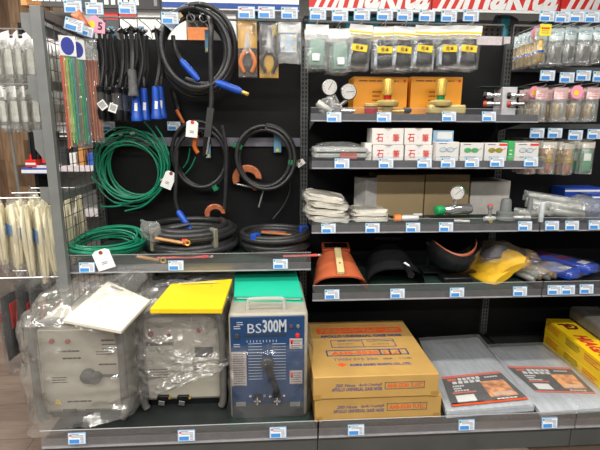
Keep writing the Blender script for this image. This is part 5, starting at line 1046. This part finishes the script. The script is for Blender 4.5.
hang_row('bottom', ((537, 133), (555, 133), (575.5, 135), (594.5, 134)), (('tip', 142), ('tip', 142), ('tip', 143), ('green', 142)), .3, (4, 4, 4, 4))
p = at(545.5, 30, -.34); o = tag(MB().b2((-.03, -.001, -.028), (.03, .001, .028)).build('yellow_card', M('card_yellow2', (236, 216, 40), .5), None, p), 'square yellow card with red print among the brass nozzle packs', 'card'); bars(1, .045, .01, .009, 3, .0, -.0015).build('print', red_ink, o, (0, 0, .004)); bars(2, .04, .01, .003, 3, .2, -.0015).build('print', ink_grey, o, (0, 0, -.006))
for px, py, lab, s in ((537.5, 33, 'round pink card with a yellow disc beside the brass packs', 1.), (577, 92, 'round pink card with a yellow disc in the middle row', 1.), (534.5, 92, 'round pink card with a yellow disc left of the middle row', .9)):
    t = thing('round_card', lab, 'card', at(px, py, -.33 if px > 560 else -.26), 0, 'round pink cards'); MB().lathe([(.036*s, 0), (.036*s, .002)], 9, TR((0, 0, 0), (0, -1, 0))).build('card', pinkm, t); MB().lathe([(.014*s, 0), (.014*s, .001)], 16, TR((-.004, -.002, -.004), (0, -1, 0))).build('disc', yellow_m, t)
# ================================================================ END DISPLAY LEFT OF THE POST
def end_hook(Y, z, L): MB().tube([(-.04, Y+.605, z), (-L, Y+.605, z-.003), (-L-.006, Y+.605, z+.012)], .0032, 6).build('peg_hook', zinc, er)
for z, Ys in ((1.90, (-.5, -.35, -.2, -.05)), (1.66, (-.5, -.3, -.1)), (1.13, (-.48, -.3, -.1)), (.73, (-.5, -.38))):
    for Y in Ys: end_hook(Y, z, .36)
ORD2 = ('nearest the post', 'second from the post', 'third from the post', 'fourth from the post', 'fifth from the post')
ROWN = ('front', 'middle', 'rear')
def clear_bag(seed, H, wd):
    t = thing('hang_pack', '', 'pack', (0, 0, 0), 0, 'clear packs on the end display')
    MB().b2((-.002, -wd/2, -.05), (.002, wd/2, 0)).build('header_card', white_card, t); MB().pillow(wd, H, .032, seed, 7, 9, wr=.005).build('bag', bag_hazy, t, (0, 0, -.02), (0, 0, PI/2))
    MB().b2((-.009, -wd*.32, -H*.85), (.009, wd*.32, -H*.35)).build('insert', M('insert_grey', (214, 214, 204), .4, 0, .1, 30), t); return t
cb = {}
for rI, (z, H, nm) in enumerate(((1.895, .22, 'upper'), (1.655, .19, 'second'))):
    for j, Y in enumerate((-.46, -.3, -.14)):
        for k in range(5):
            lab = 'clear blister pack in the %s row, %s hook, %s' % (nm, ROWN[j], ORD2[k]); loc = (-1.315-k*.05, Y, z-.003)
            if rI not in cb: o = cb[rI] = clear_bag(rI+5, H, .12); o.location = loc; o.rotation_euler = (0, 0, .7); o['label'] = lab
            else: dup(cb[rI], loc, math.radians(42+(5, -8, 3, -4, 7)[(k+j) % 5]), lab)
tie_m = M('cable_tie_ivory', (242, 232, 198), .45, 0, .06, 30, .1, 60, .5, (1, 1, .1))
def tie_bag(seed):
    t = thing('cable_tie_bag', '', 'bag', (0, 0, 0), 0, 'bags of ivory cable ties'); mb = MB(); r = random.Random(seed)
    for k in range(14):
        y = -.045+.09*(k % 7)/6; x = -.011+.022*(k//7); mb.tube([(x*.6, y*.7, -.035-r.uniform(0, .02)), (x, y+r.uniform(-.005, .005), -.10), (x, y*.95, -.24), (x*.6, y*.55+r.uniform(-.005, .005), -.36-r.uniform(0, .04))], [.009, .0105, .0105, .007], 6)
    mb.build('ties', tie_m, t); MB().b2((-.026, -.045, -.20), (-.025, .045, -.14)).build('label', M('label_sky', (90, 140, 200), .5), t)
    MB().pillow(.14, .47, .055, seed, 9, 15, wr=.01, taper=.75).build('bag', bag, t, (0, 0, .0), (0, 0, PI/2)); return t
tb = None
for j, Y in enumerate((-.47, -.30, -.12)):
    for k in range(5):
        lab = 'hanging bag of ivory cable ties, %s hook, %s' % (ROWN[j], ORD2[k]); loc = (-1.285-k*.062+.012*(j % 2), Y, 1.125)
        if tb is None: tb = tie_bag(4); tb.location = loc; tb['label'] = lab
        else: dup(tb, loc, math.radians((24, 37, 19, 43, 16)[(k+2*j) % 5]), lab).scale.z = (1.05, .9, 1.1, .84, 1.)[(2*k+j) % 5]
def glove_bag(seed):
    t = thing('glove_bag', '', 'bag', (0, 0, 0), 0, 'bagged dark gloves'); mb = MB()
    gm = M('glove_dark', (24, 25, 29), .6); mb.pillow(.12, .34, .05, seed, wr=.006, T=Matrix.Translation((0, 0, -.08)) @ Matrix.Rotation(PI/2, 4, 'Z')); mb.build('glove', gm, t)
    MB().b2((-.029, -.04, -.22), (-.027, .04, -.17)).b2((.026, -.04, -.25), (.028, .04, -.12)).build('label', M('label_red', (206, 52, 36), .5), t); MB().pillow(.15, .50, .065, seed+1, 9, 15, wr=.012).build('bag', bag_clear, t, (0, 0, 0), (0, 0, PI/2)); return t
gb = None
for j, Y in enumerate((-.5, -.38)):
    for k in range(4):
        lab = 'bag of dark gloves, %s hook, %s' % (ROWN[j], ORD2[k]); loc = (-1.30-k*.075, Y, .725)
        if gb is None: gb = glove_bag(8); gb.location = loc; gb['label'] = lab
        else: dup(gb, loc, math.radians((6, -9, 5, -4)[(k+j) % 4]), lab)
